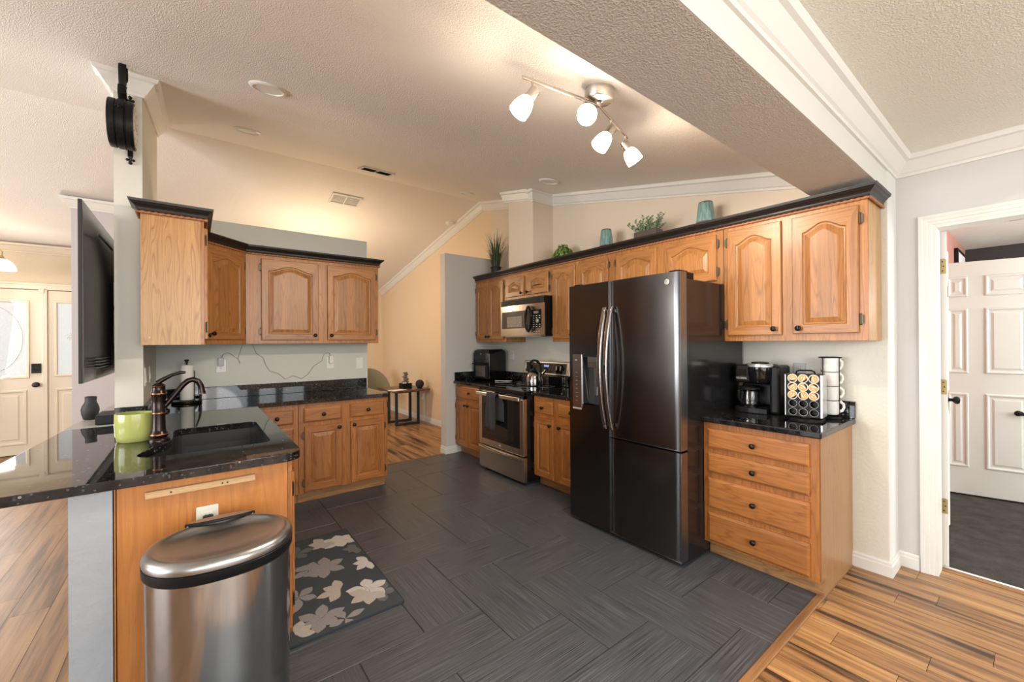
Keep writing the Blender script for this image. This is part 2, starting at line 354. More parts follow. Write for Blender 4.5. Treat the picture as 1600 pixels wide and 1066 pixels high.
def planks(name, mats, x0, x1, y0, y1, wd, L):
    mb = MB(); mb.box((x0, y0, -.03), (x1, y1, -.002), 1); x = x0; k = 0
    while x < x1-.002:
        xb = min(x+wd, x1); y = y0-random.uniform(0, L)
        while y < y1:
            ya, yb = max(y, y0), min(y+L, y1)
            if yb-ya > .004:
                mb.new_off(); e = .0009
                mb.poly([(x+e, ya+e, 0), (xb-e, ya+e, 0), (xb-e, yb-e, 0), (x+e, yb-e, 0)], 0, 1)
            y += L
        x = xb
    return mb.obj(name, mats)
struct(planks('floor_hardwood', ['wood_r', 'seam'], -.60, 3.54, -3.6, .728, .125, 1.25), 'streaky golden plank floor in front of the kitchen tile', 'floor')
struct(planks('floor_living', ['wood_l', 'seam'], -6, -.23, .728, 7.86, .15, 1.2), 'plain brown plank floor of the living area', 'floor')
struct(planks('floor_living_front', ['wood_l', 'seam'], -6, -.60, -3.6, .728, .15, 1.2), 'plain brown plank floor near the living windows', 'floor')
struct(planks('floor_dining', ['wood_r', 'seam'], -.23, XW, 4.555, 8.7, .125, 1.25), 'streaky plank floor of the dining area', 'floor')
o = MB().box((3.56, -3.2, -.03), (7.4, .75, .004)).obj('floor_carpet', 'carpet'); struct(o, 'dark brown carpet beyond the bedroom doorway', 'carpet')
def strip(name, pts, label):
    o = MB().box(pts[0], pts[1], 0, 0).obj(name, 'threshold', None, .004); return struct(o, label, 'floor trim')
strip('trim_1', ((-.2, .728, -.01), (XW, .766, .006)), 'wood transition strip along the edge of the tile')
strip('trim_2', ((1.2, 4.53, -.01), (2.47, 4.558, .006)), 'wood transition strip at the dining floor')
mb = MB(); mb.box((3.53, -.42, -.01), (3.565, .40, .008), 0, 1); mb.box((3.562, -.42, -.01), (3.58, .40, .012), 1, 1)
struct(mb.obj('trim_3', ['threshold', 'white'], None, .003), 'wood threshold strip between planks and bedroom carpet', 'floor trim')

# ---- walls
def wall_poly(name, pts, thick, m, label):
    o = MB().prism(pts, thick).obj(name, m); return struct(o, label)
def side_wall(name, x, y0, y1, z0, th, m, label, z1=None):
    ys = [y0, y1] if not (y0 < 4.757 < y1) else [y0, 4.757, y1]
    top = [(x, y, z1 if z1 else roof(y)+.02) for y in reversed(ys)]
    return wall_poly(name, [(x, y0, z0), (x, y1, z0)]+top, (th, 0, 0), m, label)
side_wall('wall_right', XW, .567, 4.585, 0, .12, 'fridgewall', 'cream textured wall behind the appliances', 2.17)
side_wall('wall_right_upper', XW, .567, 4.585, 2.17, .12, 'beige', 'beige upper wall above the appliance cabinets')
side_wall('wall_dining', XW, 4.585, 8.8, 0, .12, 'yellow', 'warm yellow wall of the dining area')
o = MB().box((XW+.121, .567, 0), (3.54, .69, 2.46)).obj('wall_return', 'strip'); struct(o, 'narrow return between the appliance wall and the door wall')
o = MB().box((XW, .562, 0), (3.421, .567, 2.46)).obj('wall_return_face', 'strip'); struct(o, 'white return strip beside the door wall')
wall_poly('wall_far', [(.3, 8.68, 0), (XW, 8.68, 0), (XW, 8.68, 2.52), (.3, 8.68, 2.52)], (0, .1, 0), 'yellow', 'warm yellow end wall of the dining area')
wall_poly('wall_entry', [(-6, 7.86, 0), (.3, 7.86, 0), (.3, 7.86, 2.68), (-6, 7.86, 2.68)], (0, .1, 0), 'entrywall', 'tan textured wall around the entry door')
o = MB().box((-1.033, 6.38, 0), (-.40, 6.52, 2.95)).obj('wall_lavender', 'lavender'); struct(o, 'lavender grey wall behind the television')
o = MB().box((.20, 7.86, 0), (.30, 8.68, 2.7)).obj('wall_hall', 'yellow'); struct(o, 'hall wall of the dining area')
wall_poly('wall_pillar', [(-.245, 3.39, .0), (-.245, 4.72, .0), (-.245, 4.72, roof(4.72)+.02), (-.245, 3.39, roof(3.39)+.02)], (-.128, 0, 0), 'pillar', 'tall grey green wall end that carries the clock')
wall_poly('wall_back', [(-.245, YB, 0), (1.482, YB, 0), (1.482, YB, 2.464), (-.245, YB, 2.464)], (0, .12, 0), 'backwall', 'pale sage partial wall behind the corner cabinets')
o = MB().box((2.452, 4.52, 0), (XW, 4.64, 2.475)).obj('wall_stub', 'greywall'); struct(o, 'grey partial wall at the end of the range counter')
o = MB().box((2.90, 3.375, 2.165), (XW+.01, 3.806, roof(3.8)+.02)).obj('column', 'beige'); struct(o, 'boxed beige column rising above the cabinets', 'column')
mb = MB(); mb.box((-.343, 2.05, 0), (-.233, 3.39, .86)); o = mb.obj('wall_knee', 'halfwall'); struct(o, 'blue grey plaster knee wall under the bar top')
# door wall with its opening
mb = MB(); mb.box((3.42, .402, 0), (3.54, .567, 2.48)); mb.box((3.42, -.42, 2.03), (3.54, .402, 2.48)); mb.box((3.42, -3.6, 0), (3.54, -.42, 2.48))
struct(mb.obj('wall_door', 'lavender'), 'lavender grey wall around the bedroom doorway')
M['doorwall'] = paint('pale_grey_paint', (.60, .585, .57)); bpy.data.objects['wall_door'].data.materials[0] = M['doorwall']
# rooms behind the camera: rear wall and living wall with window openings
mb = MB(); mb.box((-6, -3.72, 0), (-1.1, -3.6, 2.48)); mb.box((2.3, -3.72, 0), (3.54, -3.6, 2.48)); mb.box((-1.1, -3.72, 0), (2.3, -3.6, .65)); mb.box((-1.1, -3.72, 2.4), (2.3, -3.6, 2.48))
struct(mb.obj('wall_rear', 'beige'), 'rear wall with a wide window behind the camera')
mb = MB(); mb.box((-6.12, -3.6, 0), (-6, .4, 3)); mb.box((-6.12, 4, 0), (-6, 7.86, 3)); mb.box((-6.12, .4, 0), (-6, 4, .5)); mb.box((-6.12, .4, 2.45), (-6, 4, 3.2))
struct(mb.obj('wall_living', 'beige'), 'living area wall with a wide window')
# bedroom shell
o = MB().box((3.54, .59, 0), (7.4, .70, 2.45)).obj('wall_bedroom', 'salmon'); struct(o, 'salmon pink bedroom wall')
o = MB().box((7.31, -3.2, 0), (7.42, .59, 2.45)).obj('wall_bedroom_end', 'dark'); struct(o, 'dark brown far bedroom wall')
o = MB().box((3.54, -3.2, 2.44), (7.42, .70, 2.5)).obj('ceiling_bedroom', 'ceil2'); struct(o, 'white textured bedroom ceiling', 'ceiling')
# ---- ceilings and beam
def slab(name, pts, m, label):
    o = MB().prism(pts, (0, 0, .06)).obj(name, m); return struct(o, label, 'ceiling')
slab('ceiling', [(-6, .6, roof(.6)), (XW+.12, .6, roof(.6)), (XW+.12, 4.757, 3.30), (-6, 4.757, 3.30)], 'ceil', 'textured vaulted ceiling rising from the beam to the ridge')
slab('ceiling_far', [(-6, 4.757, 3.30), (XW+.12, 4.757, 3.30), (XW+.12, 8.8, roof(8.8)), (-6, 8.8, roof(8.8))], 'ceil', 'textured vaulted ceiling sloping down past the ridge')
slab('ceiling_flat', [(-6, -3.7, 2.465), (3.54, -3.7, 2.465), (3.54, .6, 2.465), (-6, .6, 2.465)], 'ceil2', 'flat textured ceiling in front of the beam')
mb = MB(); mb.box((-6, .572, 2.246), (XW+.12, .867, 2.62)); mb.box((-6, .567, 2.2462), (XW, .572, 2.463), 1)
struct(mb.obj('beam', ['beam', 'smoothbeam']), 'dropped textured beam between the kitchen and the front room', 'beam')
# ---- crown mouldings and baseboards
CR = [(-.105, 0), (-.105, .012), (-.092, .016), (-.085, .026), (-.045, .052), (-.030, .062), (-.024, .078), (-.012, .082), (0, .088), (0, 0)]
def crown(name, path, nrm, side, label, prof=CR, m='white'):
    o = MB().sweep(path, nrm, prof, side, 0).obj(name, m); return struct(o, label, 'moulding')
crown('trim_4', [(-5.9, .567, 2.465), (3.42, .567, 2.465), (3.42, -3.5, 2.465)], (0, 0, 1), -1, 'white crown moulding along the beam and door wall')
CRS = [(b, a) for a, b in CR]
def wallcrown(name, pts, label): return crown(name, pts, (-1, 0, 0), 1, label, [(b, -a) for a, b in CR][::-1])
wallcrown('trim_5', [(XW, .87, roof(.87)), (XW, 3.375, roof(3.375))], 'white crown moulding on the upper appliance wall')
wallcrown('trim_6', [(XW, 3.806, roof(3.806)), (XW, 4.757, 3.30), (XW, 8.68, roof(8.68))], 'white crown moulding following the ridge above the dining wall')
wallcrown('trim_7', [(2.90, 3.375, roof(3.375)), (2.90, 3.806+.06, roof(3.866))], 'white crown moulding on the boxed column face')
CC = [(a-.006, b) for a, b in CR]
crown('trim_8', [(2.90, 3.40, roof(3.33)), (2.90, 3.375, roof(3.33)), (XW, 3.375, roof(3.33))], (0, 0, 1), -1, 'white crown moulding on the near side of the column')
wallcrown('trim_9', [(-.245, 3.385, roof(3.385)), (-.245, 4.72, roof(4.72))], 'white crown moulding on the kitchen side of the pillar')
bpy.data.objects['trim_9'].data.transform(Matrix.Translation((-.245, 0, 0)) @ Matrix.Scale(-1, 4, (1, 0, 0)) @ Matrix.Translation((.245, 0, 0)))
bpy.data.objects['trim_9'].data.flip_normals()
crown('trim_10', [(-.373, 3.42, roof(3.33)), (-.373, 3.39, roof(3.33)), (-.245, 3.39, roof(3.33)), (-.245, 3.42, roof(3.33))], (0, 0, 1), -1, 'white crown moulding on the end of the pillar')
wallcrown('trim_11', [(-.373, 3.385, roof(3.385)), (-.373, 4.72, roof(4.72))], 'white crown moulding on the living side of the pillar')
crown('trim_12', [(-1.033, 6.5, 2.945), (-1.033, 6.38, 2.945), (-.40, 6.38, 2.945)], (0, 0, 1), -1, 'white crown moulding on the lavender wall')
crown('trim_13', [(-5.9, 7.86, 2.64), (.3, 7.86, 2.64)], (0, 0, 1), -1, 'cream crown moulding above the entry door', CR, 'doorcream')
BB = [(0, 0), (.088, 0), (.088, .006), (.078, .009), (.066, .009), (.058, .014), (.0, .016)]
def base(name, path, side, label): return struct(MB().sweep(path, (0, 0, 1), BB, side).obj(name, 'white'), label, 'baseboard')
base('baseboard_right', [(XW, .735, 0), (XW, .562, 0), (3.42, .562, 0), (3.42, .466, 0)], -1, 'white baseboard turning the corner by the bedroom doorway')
base('baseboard_stub', [(2.452, 4.64, 0), (2.452, 4.52, 0), (2.60, 4.52, 0)], -1, 'white baseboard around the end of the grey partial wall')
base('baseboard_dining', [(XW, 4.66, 0), (XW, 8.68, 0), (.4, 8.68, 0)], 1, 'white baseboard of the dining area')
base('baseboard_bedroom', [(3.62, .59, 0), (7.3, .59, 0)], -1, 'white baseboard of the salmon bedroom wall')
# ---- bedroom doorway casing and jamb
CS = [(0, 0), (.010, 0), (.013, .006), (.013, .02), (.017, .024), (.017, .040), (.020, .045), (.020, .060), (0, .062)]
mb = MB(); mb.sweep([(3.42, .402, 0), (3.42, .402, 2.04), (3.42, -.42, 2.04), (3.42, -.42, 0)], (-1, 0, 0), CS, 1)
struct(mb.obj('trim_14', 'white'), 'white fluted casing around the bedroom doorway', 'door casing')
mb = MB(); mb.box((3.412, .388, 0), (3.545, .406, 2.045)); mb.box((3.412, -.424, 0), (3.545, -.404, 2.045)); mb.box((3.412, -.4035, 2.024), (3.545, .3875, 2.0445))
struct(mb.obj('trim_15', 'white'), 'white jamb lining the bedroom doorway', 'door jamb')

def panel_door(mb, wd, h, t, panels, m=0, d=.007, glass=None):
    """slab from x=0..wd, y=0 (front) .. t, z=0..h with moulded panels standing in its faces"""
    mb.box((0, 0, 0), (wd, t, h), m)
    for (x0, z0, x1, z1) in panels:
        for fy, sg in ((0, -1), (t, 1)):
            R = lambda i, y: [(x0+i, fy+sg*y, z0+i), (x1-i, fy+sg*y, z0+i), (x1-i, fy+sg*y, z1-i), (x0+i, fy+sg*y, z1-i)]
            mb.loops([R(-.004, .0), R(.002, d), R(.012, d), R(.022, .001), R(.034, .001), R(.048, d*.75)], m)
    return mb
# ---- entry door and sidelight (X toward the right, front faces -Y)
t = thing('door_1', 'cream entry door with frosted oval glass', 'door', (-2.43, 7.80, .012), 0, None, 'structure')
mb = MB(); W = .905; H = 2.055
mb.box((0, .01, 0), (W, .05, .98)); mb.box((0, .01, 1.89), (W, .05, H)); mb.box((0, .01, .98), (.14, .05, 1.89)); mb.box((.765, .01, .98), (W, .05, 1.89))
for (x0, x1) in ((.13, .41), (.495, .775)):
    R = lambda i, y: [(x0+i, .01-y, .12+i), (x1-i, .01-y, .12+i), (x1-i, .01-y, .80-i), (x0+i, .01-y, .80-i)]
    mb.loops([R(-.004, 0), R(.004, .012), R(.02, .012), R(.035, .001), R(.06, .001), R(.075, .009)])
mb.obj('slab', 'doorcream', t)
mb = MB(); fr = lambda i, y: [(.14-.035+i, .01-y, .98-.035+i), (.765+.035-i, .01-y, .98-.035+i), (.765+.035-i, .01-y, 1.89+.035-i), (.14-.035+i, .01-y, 1.89+.035-i)]
mb.loops([fr(0, 0), fr(.006, .014), fr(.028, .014), fr(.036, .002)], cap1=False); mb.obj('glass_frame', 'doorcream', t)
g = MB().box((.14, .018, .98), (.765, .032, 1.89)).obj('glass', 'entryglass', t)
mb = MB(); mb.tube([(.4525+.285*math.cos(a), .017, 1.435+.42*math.sin(a)) for a in [2*PI*i/48 for i in range(49)]], .005, 6, 0, False); mb.obj('oval_etching', 'etch', g)
k = MB().lathe([(.030, 0), (.032, .006), (.012, .012), (.012, .035), (.027, .045), (.031, .058), (.024, .072), (.004, .076)], 20).obj('door_knob', 'bronze', t); k.rotation_euler = (PI/2, 0, 0); k.location = (.855, .01, .86)
mb = MB(); mb.box((.815, -.012, 1.005), (.895, .01, 1.125)); mb.box((.828, -.016, 1.045), (.882, -.012, 1.118), 1); mb.obj('keypad_deadbolt', ['black', 'blackgloss'], t, .005)
t2 = thing('window_1', 'narrow frosted sidelight beside the cream entry door', 'sidelight', (-1.475, 7.80, .012), 0, None, 'structure')
mb = MB(); mb.box((.0, .01, 0), (.42, .05, .98)); mb.box((0, .01, 1.90), (.42, .05, 2.055)); mb.box((0, .01, .98), (.085, .05, 1.90)); mb.box((.335, .01, .98), (.42, .05, 1.90))
R = lambda i, y: [(.06+i, .01-y, .12+i), (.36-i, .01-y, .12+i), (.36-i, .01-y, .80-i), (.06+i, .01-y, .80-i)]
mb.loops([R(-.004, 0), R(.004, .012), R(.02, .012), R(.035, .001), R(.06, .001), R(.075, .009)])
fr = lambda i, y: [(.085-.03+i, .01-y, .95+i), (.365-i, .01-y, .95+i), (.365-i, .01-y, 1.93-i), (.055+i, .01-y, 1.93-i)]
mb.loops([fr(0, 0), fr(.006, .012), fr(.022, .012), fr(.03, .002)], cap1=False)
mb.obj('window_frame', 'doorcream', t2); g = MB().box((.085, .018, .98), (.335, .032, 1.90)).obj('glass', 'entryglass', t2)
mb = MB()
for q in range(7):
    a = q*.9; mb.tube([(.20+.035*math.cos(a+s)*s, .016, 1.47+.05*math.sin(a+s)*s) for s in (.2, .5, .8, 1.0)], .003, 5)
mb.obj('etched_motif', 'etch', g)
mb = MB(); mb.box((-2.50, 7.79, 0), (-2.435, 7.87, 2.15)); mb.box((-1.523, 7.79, 0), (-1.477, 7.87, 2.09)); mb.box((-1.045, 7.79, 0), (-.98, 7.87, 2.15)); mb.box((-2.50, 7.79, 2.075), (-.98, 7.87, 2.15)); mb.box((-2.52, 7.775, 2.13), (-.96, 7.87, 2.155))
mb.box((-1.55, 7.782, 2.03), (-1.50, 7.795, 2.085))
struct(mb.obj('trim_16', 'doorcream', None, .004), 'cream frame around the entry door and sidelight', 'door frame')

# ---- bedroom door, standing open edge-on to the camera
t = thing('door_2', 'white bedroom door standing open on brass hinges', 'door', (3.565, .398, .015), .112, None, 'structure')
mb = MB(); panel_door(mb, .76, 2.01, .036, [(.1, .22, .34, .9), (.42, .22, .66, .9), (.1, 1.05, .34, 1.62), (.42, 1.05, .66, 1.62), (.1, 1.72, .34, 1.9), (.42, 1.72, .66, 1.9)])
for v in mb.v: v.y = v.y-.036
slabm = mb.obj('slab', 'white', t, .002)
for z in (1.80, 1.075, .36):
    mb = MB(); pts = [(0, 0), (.034, 0), (.034, .07), (.026, .082), (0, .082)]
    pts = [(-.0025, -.032, z-.045), (-.0025, -.004, z-.045), (-.0025, -.004, z+.045), (-.0025, -.026, z+.045), (-.0025, -.032, z+.039)]
    mb.prism(pts, (.0025, 0, 0)); mb.tube([(-.008, .002, z-.046), (-.008, .002, z+.046)], .006, 10)
    mb.box((-.03, .0005, z-.045), (-.008, .003, z+.045))
    for q in (-.028, 0, .028): mb.sphere((-.003, -.018-.004*(q == 0), z+q), .004, 8, 6, 1)
    mb.obj('hinge', ['brass', 'hinge'], t)
for sy in (-.036, 0):
    mb = MB(); s = -1 if sy else 1
    mb.lathe([(.031, 0), (.031, .006), (.012, .012), (.011, .03), (.024, .040), (.028, .052), (.022, .064), (.004, .068)], 18)
    k = mb.obj('door_knob', 'black', t); k.rotation_euler = (PI/2*(1 if s < 0 else -1), 0, 0); k.location = (.69, sy, .93)
# ---- white six-panel door in the bedroom
a = math.atan2(.121-.533, 5.428-5.321)
t = thing('door_3', 'off white six panel door ajar across the bedroom', 'door', (5.312, .57, .02), a, None, 'structure')
mb = MB(); pw = [(.03, .153), (.258, .50)]
panel_door(mb, .60, 2.03, .036, [(x0, z0, x1, z1) for x0, x1 in pw for z0, z1 in ((.24, .88), (1.06, 1.62), (1.73, 1.90))], d=.010)
mb.obj('slab', 'doorwhite', t, .002)
mb = MB(); mb.lathe([(.03, 0), (.03, .006), (.011, .01), (.011, .05)], 16); mb.box((-.006, -.012, .044), (.11, .012, .058))
k = mb.obj('door_lever', 'black', t, .003); k.rotation_euler = (PI/2, 0, 0); k.location = (.435, 0, .735)
# ================================================================== cabinets
KNOB = MB().lathe([(.0075, 0), (.0065, .004), (.0055, .012), (.008, .016), (.0155, .020), (.0165, .024), (.014, .029), (.0095, .0315), (.002, .0325)], 16).mesh('knob', ['bronze'])
mb = MB(); mb.tube([(0, 0, -.027), (0, 0, .027)], .0045, 8); mb.box((-.004, .001, -.024), (.013, .004, .024)); mb.sphere((0, 0, .029), .005, 8, 5); mb.sphere((0, 0, -.029), .005, 8, 5)
HINGE = mb.mesh('hinge', ['hinge'])
def knob(parent, x, z, y): return inst(KNOB, 'knob', parent, (x, y, z), (PI/2, 0, 0))
def door(parent, x0, x1, z0, z1, y, arch, knob_at, hinge_side, T=.019, stile=.052):
    """raised-panel cabinet door; front toward -y, back against the face frame at y"""
    mb = MB(); W, H = x1-x0, z1-z0; n = 14; f = y-T; st = min(stile, W*.23)
    def ring(i, dep, z_top, h, flat=False):
        a, b, c = x0+i, x1-i, z0+i
        pts = [(a+(b-a)*k/n, c) for k in range(n+1)] + [(b, c+(z_top-c)*k/4) for k in range(1, 4)]
        for k in range(n+1):
            s = k/n; e = h*(.5-.5*math.cos(2*PI*s))**.85
            pts.append((b-(b-a)*s, z_top+e))
        pts += [(a, z_top-(z_top-c)*k/4) for k in range(1, 4)]
        return [(px, dep, pz) for px, pz in pts]
    h = min(.046, W*.17, H*.16) if arch else 0
    top = z1-st-h*1.05
    R = [ring(0, y, z1, 0), ring(0, f+.005, z1, 0), ring(.004, f, z1-.004, 0), ring(st, f, top, h), ring(st+.006, f+.008, top-.006, h), ring(st+.013, f+.009, top-.013, h),
         ring(st+.040, f+.0015, top-.040, h*.94), ring(st+.044, f+.001, top-.044, h*.93)]
    N = len(R[0])
    def seg(i): return 0 if (i < n or n+4 <= i < 2*n+4) else 2
    offs = {k: (random.uniform(0, 40), random.uniform(0, 40)) for k in 'btlr'}
    for q, (a, b) in enumerate(zip(R, R[1:])):
        for i in range(N):
            j = (i+1) % N; mb.off = offs['b' if i < n else 'r' if i < n+4 else 't' if i < 2*n+4 else 'l'] if q < 5 else offs['l']
            mb.poly((a[i], a[j], b[j], b[i]), 0, seg(i) if q < 5 else 2)
    mb.new_off(); mb.poly(R[-1], 0, 2)
    d = mb.obj('door', 'oak' if arch else 'oak_base', parent)
    if knob_at: knob(d, *knob_at, f)
    if hinge_side:
        hx = x0-.006 if hinge_side < 0 else x1+.006; dz = min(.075, H*.2)
        for z in (z0+dz, z1-dz): inst(HINGE, 'hinge', d, (hx, f+.008, z), (0, 0, 0 if hinge_side > 0 else PI))
    return d
def drawer(parent, x0, x1, z0, z1, y, T=.019, has_knob=True, mb_g=0):
    mb = MB(); mb.new_off(); f = y-T
    R = lambda i, d: [(x0+i, d, z0+i), (x1-i, d, z0+i), (x1-i, d, z1-i), (x0+i, d, z1-i)]
    mb.loops([R(0, y), R(0, f+.007), R(.002, f+.006), R(.012, f+.0005), R(.014, f)], 0, 0)
    d = mb.obj('drawer', 'oak_base', parent)
    if has_knob: knob(d, (x0+x1)/2, (z0+z1)/2, f)
    return d
def carcass(parent, W, D, z0, z1, frame=None, toe=0, bottom=True, name='body', sides='oak_side', depth_frame=.019):
    """box with a face frame at its front (y from 0 to D); frame: list of (x0,x1,z0,z1,grain) rails and stiles"""
    mb = MB(); e = depth_frame
    mb.box((0, e, z0), (.013, D, z1), 1); mb.box((W-.013, e, z0), (W, D, z1), 1); mb.box((.013, D-.008, z0), (W-.013, D, z1), 1)
    mb.box((.013, e, z0+.001), (W-.013, D-.008, z0+.018), 1, 0); mb.box((.013, e, z1-.018), (W-.013, D-.008, z1-.001), 1, 0)
    if frame is None: mb.box((0, 0, z0), (W, e, z1), 0)
    else:
        for (a, b, c, d, g) in frame: mb.box((a, 0, c), (b, e, d), 0, g)
    if toe: mb.box((0 if toe > 0 else 0, .072, 0), (W, .086, z0), 2, 0); mb.box((0, .086, 0), (.013, D, z0), 1); mb.box((W-.013, .086, 0), (W, D, z0), 1)
    return mb.obj(name, ['oak_base' if toe else 'oak', sides, 'toe'], parent, .0015, 1)
RX = -PI/2                        # fronts that face -X: local x runs toward -Y
def at_right(y, x): return (x, y, 0)

# ---- upper cabinets over the range, microwave, refrigerator and coffee counter
XU = 2.898; ZT = 2.155; ZB = 1.372; DU = XW-XU-.002
def upper(label, y0, y1, z0, doors, group='oak wall cabinets on the appliance wall'):
    t = thing('wall_cabinet', label, 'cabinet', (XU, y0, 0), RX, group); W = y0-y1
    carcass(t, W, DU, z0, ZT)
    for (a, b, c, d, kn, hs) in doors: door(t, y0-a, y0-b, c, d, 0, True, ((y0-kn[0]), kn[1]) if kn else None, hs)
    return t
upper('tall narrow oak wall cabinet with two doors, beside the microwave and grey wall end', 4.498, 3.862, ZB, [(4.483, 4.214, 1.408, 2.108, (4.238, 1.44), -1), (4.200, 3.905, 1.408, 2.108, (4.176, 1.44), 1)])
upper('low oak wall cabinet with two small arched doors right above the microwave', 3.860, 3.078, 1.848, [(3.852, 3.520, 1.888, 2.108, (3.545, 1.918), -1), (3.462, 3.124, 1.888, 2.108, (3.44, 1.918), 1)])
upper('tall oak wall cabinet with a single arched door between microwave and refrigerator', 3.076, 2.715, ZB, [(3.058, 2.752, 1.405, 2.108, (2.785, 1.44), -1)])
upper('long low oak wall cabinet with three arched doors above the refrigerator', 2.712, 1.360, 1.768, [(2.70, 2.355, 1.795, 2.115, None, 1), (2.262, 1.874, 1.795, 2.115, None, -1), (1.800, 1.403, 1.795, 2.115, None, 1)])
upper('tall wide oak wall cabinet with two arched doors above the coffee counter', 1.357, .590, ZB, [(1.328, 1.003, 1.410, 2.117, (1.04, 1.448), -1), (.943, .627, 1.415, 2.117, (.908, 1.448), 1)])
# ---- base cabinets on the appliance wall
XB = 2.598; ZC = .8605; ZBT = .095; DB = XW-XB-.002
def lower(label, y0, y1, drawers, doors, group=None, name='base_cabinet'):
    t = thing(name, label, 'cabinet', (XB, y0, 0), RX, group); W = y0-y1
    carcass(t, W, DB, ZBT, ZC, None, 1, sides='oak_side')
    for (a, b, c, d) in drawers: drawer(t, y0-a, y0-b, c, d, 0)
    for (a, b, c, d, kn, hs) in doors: door(t, y0-a, y0-b, c, d, 0, False, ((y0-kn[0]), kn[1]) if kn else None, hs)
    return t
lower('oak base cabinet with one drawer and two doors between range and grey wall end', 4.515, 3.805, [(4.50, 3.83, .695, .840)], [(4.50, 4.232, .115, .662, (4.262, .615), -1), (4.222, 3.83, .115, .662, (4.19, .615), 1)])
lower('oak base cabinet with two drawers and two doors between range and refrigerator', 3.022, 2.285, [(3.008, 2.748, .700, .818), (2.680, 2.33, .700, .818)], [(3.008, 2.742, .110, .660, (2.775, .605), -1), (2.682, 2.33, .110, .660, (2.652, .605), 1)])
t = lower('oak drawer base cabinet with four drawers and a plywood side by the plank floor', 1.352, .735, [(1.321, .773, .700, .822), (1.321, .773, .545, .667), (1.321, .773, .322, .510), (1.321, .773, .112, .292)], [])
mb = MB(); mb.prism([(0, .02, .095), (0, .074, .095), (0, .074, .0005), (0, DB, .0005), (0, DB, ZC), (0, .02, ZC)], (.004, 0, 0))
o = mb.obj('side_panel', 'oak_panel', t); o.location = (.617, 0, 0)

# ---- corner uppers on the pillar and back wall
t = thing('wall_cabinet', 'oak wall cabinet whose plain plywood side faces the sink', 'cabinet', (.055, 3.228, 0), PI/2, 'oak wall cabinets around the sink corner')
carcass(t, .632, .298, ZB, ZT); mb = MB(); mb.sphere((0, 0, 0), .005, 10, 6); b = mb.obj('screw_cover', 'whiteplastic', t); b.location = (-.001, .262, 1.415)
mb = MB(); mb.box((-.003, .0195, ZB), (0, .298, ZT)); mb.obj('side_panel', 'oak_side', t)
door(t, .03, .60, 1.408, 2.108, 0, True, (.57, 1.44), -1)
t = thing('wall_cabinet', 'diagonal oak corner cabinet with one narrow arched door', 'cabinet', (.055, 3.862, 0), PI/4, 'oak wall cabinets around the sink corner')
mb = MB(); W = .296*math.sqrt(2)
mb.box((0, 0, ZB), (W, .019, ZT)); q = .298/math.sqrt(2)
mb.prism([(0, .019, ZB), (W, .019, ZB), (W+q-.02, q, ZB), (W/2, W/2+2*q-.02, ZB), (-q+.02, q, ZB)], (0, 0, ZT-ZB), 1)
mb.obj('body', ['oak', 'oak_side'], t, .0015, 1); door(t, .028, W-.028, 1.408, 2.108, 0, True, (.062, 1.455), 1, .019, .05)
YU = 4.164
t = thing('wall_cabinet', 'wide oak wall cabinet with two arched doors on the back wall', 'cabinet', (.352, YU, 0), 0, 'oak wall cabinets around the sink corner')
carcass(t, 1.141, YB-YU-.002, ZB, ZT)
for a, b, kn, hs in ((.466, .925, .893, -1), (1.003, 1.463, 1.035, 1)): door(t, a-.352, b-.352, 1.405, 2.112, 0, True, (kn-.352, 1.448), hs)
# ---- base cabinets on the back wall
YLB = 3.869
t = thing('base_cabinet', 'oak drawer cabinet partly hidden behind the sink counter', 'cabinet', (.392, YLB, 0), 0, 'oak base cabinets under the back wall')
carcass(t, .306, .598, ZBT, ZC, None, 1)
for z0, z1 in ((.697, .818), (.49, .665), (.30, .46), (.112, .27)): drawer(t, .02, .27, z0, z1, 0)
t = thing('base_cabinet', 'oak base cabinet with two drawers and two doors at the dining end', 'cabinet', (.700, YLB, 0), 0, 'oak base cabinets under the back wall')
carcass(t, .768, .598, ZBT, ZC, None, 1)
for a, b in ((.739, 1.048), (1.121, 1.434)): drawer(t, a-.70, b-.70, .698, .822, 0)
door(t, .742-.70, 1.048-.70, .110, .664, 0, False, (1.022-.70, .632), -1); door(t, 1.124-.70, 1.434-.70, .110, .666, 0, False, (1.152-.70, .635), 1)
# ---- sink base: end panel toward the camera, doors toward the kitchen
t = thing('sink_cabinet', 'orange oak sink base with a plain end panel behind the bin', 'cabinet', (.345, 2.056, 0), PI/2)
mb = MB(); L = 1.80; mb.box((0, 0, ZBT), (.05, .019, ZC), 1); mb.box((0, 0, .80), (L, .019, ZC), 1, 0); mb.box((0, 0, ZBT), (L, .019, .13), 1, 0)
for a in (.60, 1.17, L-.05): mb.box((a, 0, .13), (a+.05, .019, .80), 1)
mb.box((0, .06, 0), (L, .075, ZBT), 2, 0); mb.box((0, .566, .02), (L, .572, ZC), 1); mb.obj('face_frame', ['oak_orange', 'oak_base', 'toe'], t, .0015, 1)
mb = MB(); mb.box((0, .0195, ZBT), (.018, .575, ZC)); mb.box((0, .075, 0), (.018, .575, ZBT)); mb.obj('end_panel', 'oak_orange', t, .001, 1)
door(t, .055, .345, .14, .79, 0, False, (.31, .74), -1); door(t, .352, .645, .14, .79, 0, False, (.385, .74), 1); door(t, .66, 1.16, .14, .79, 0, False, (1.12, .74), -1)
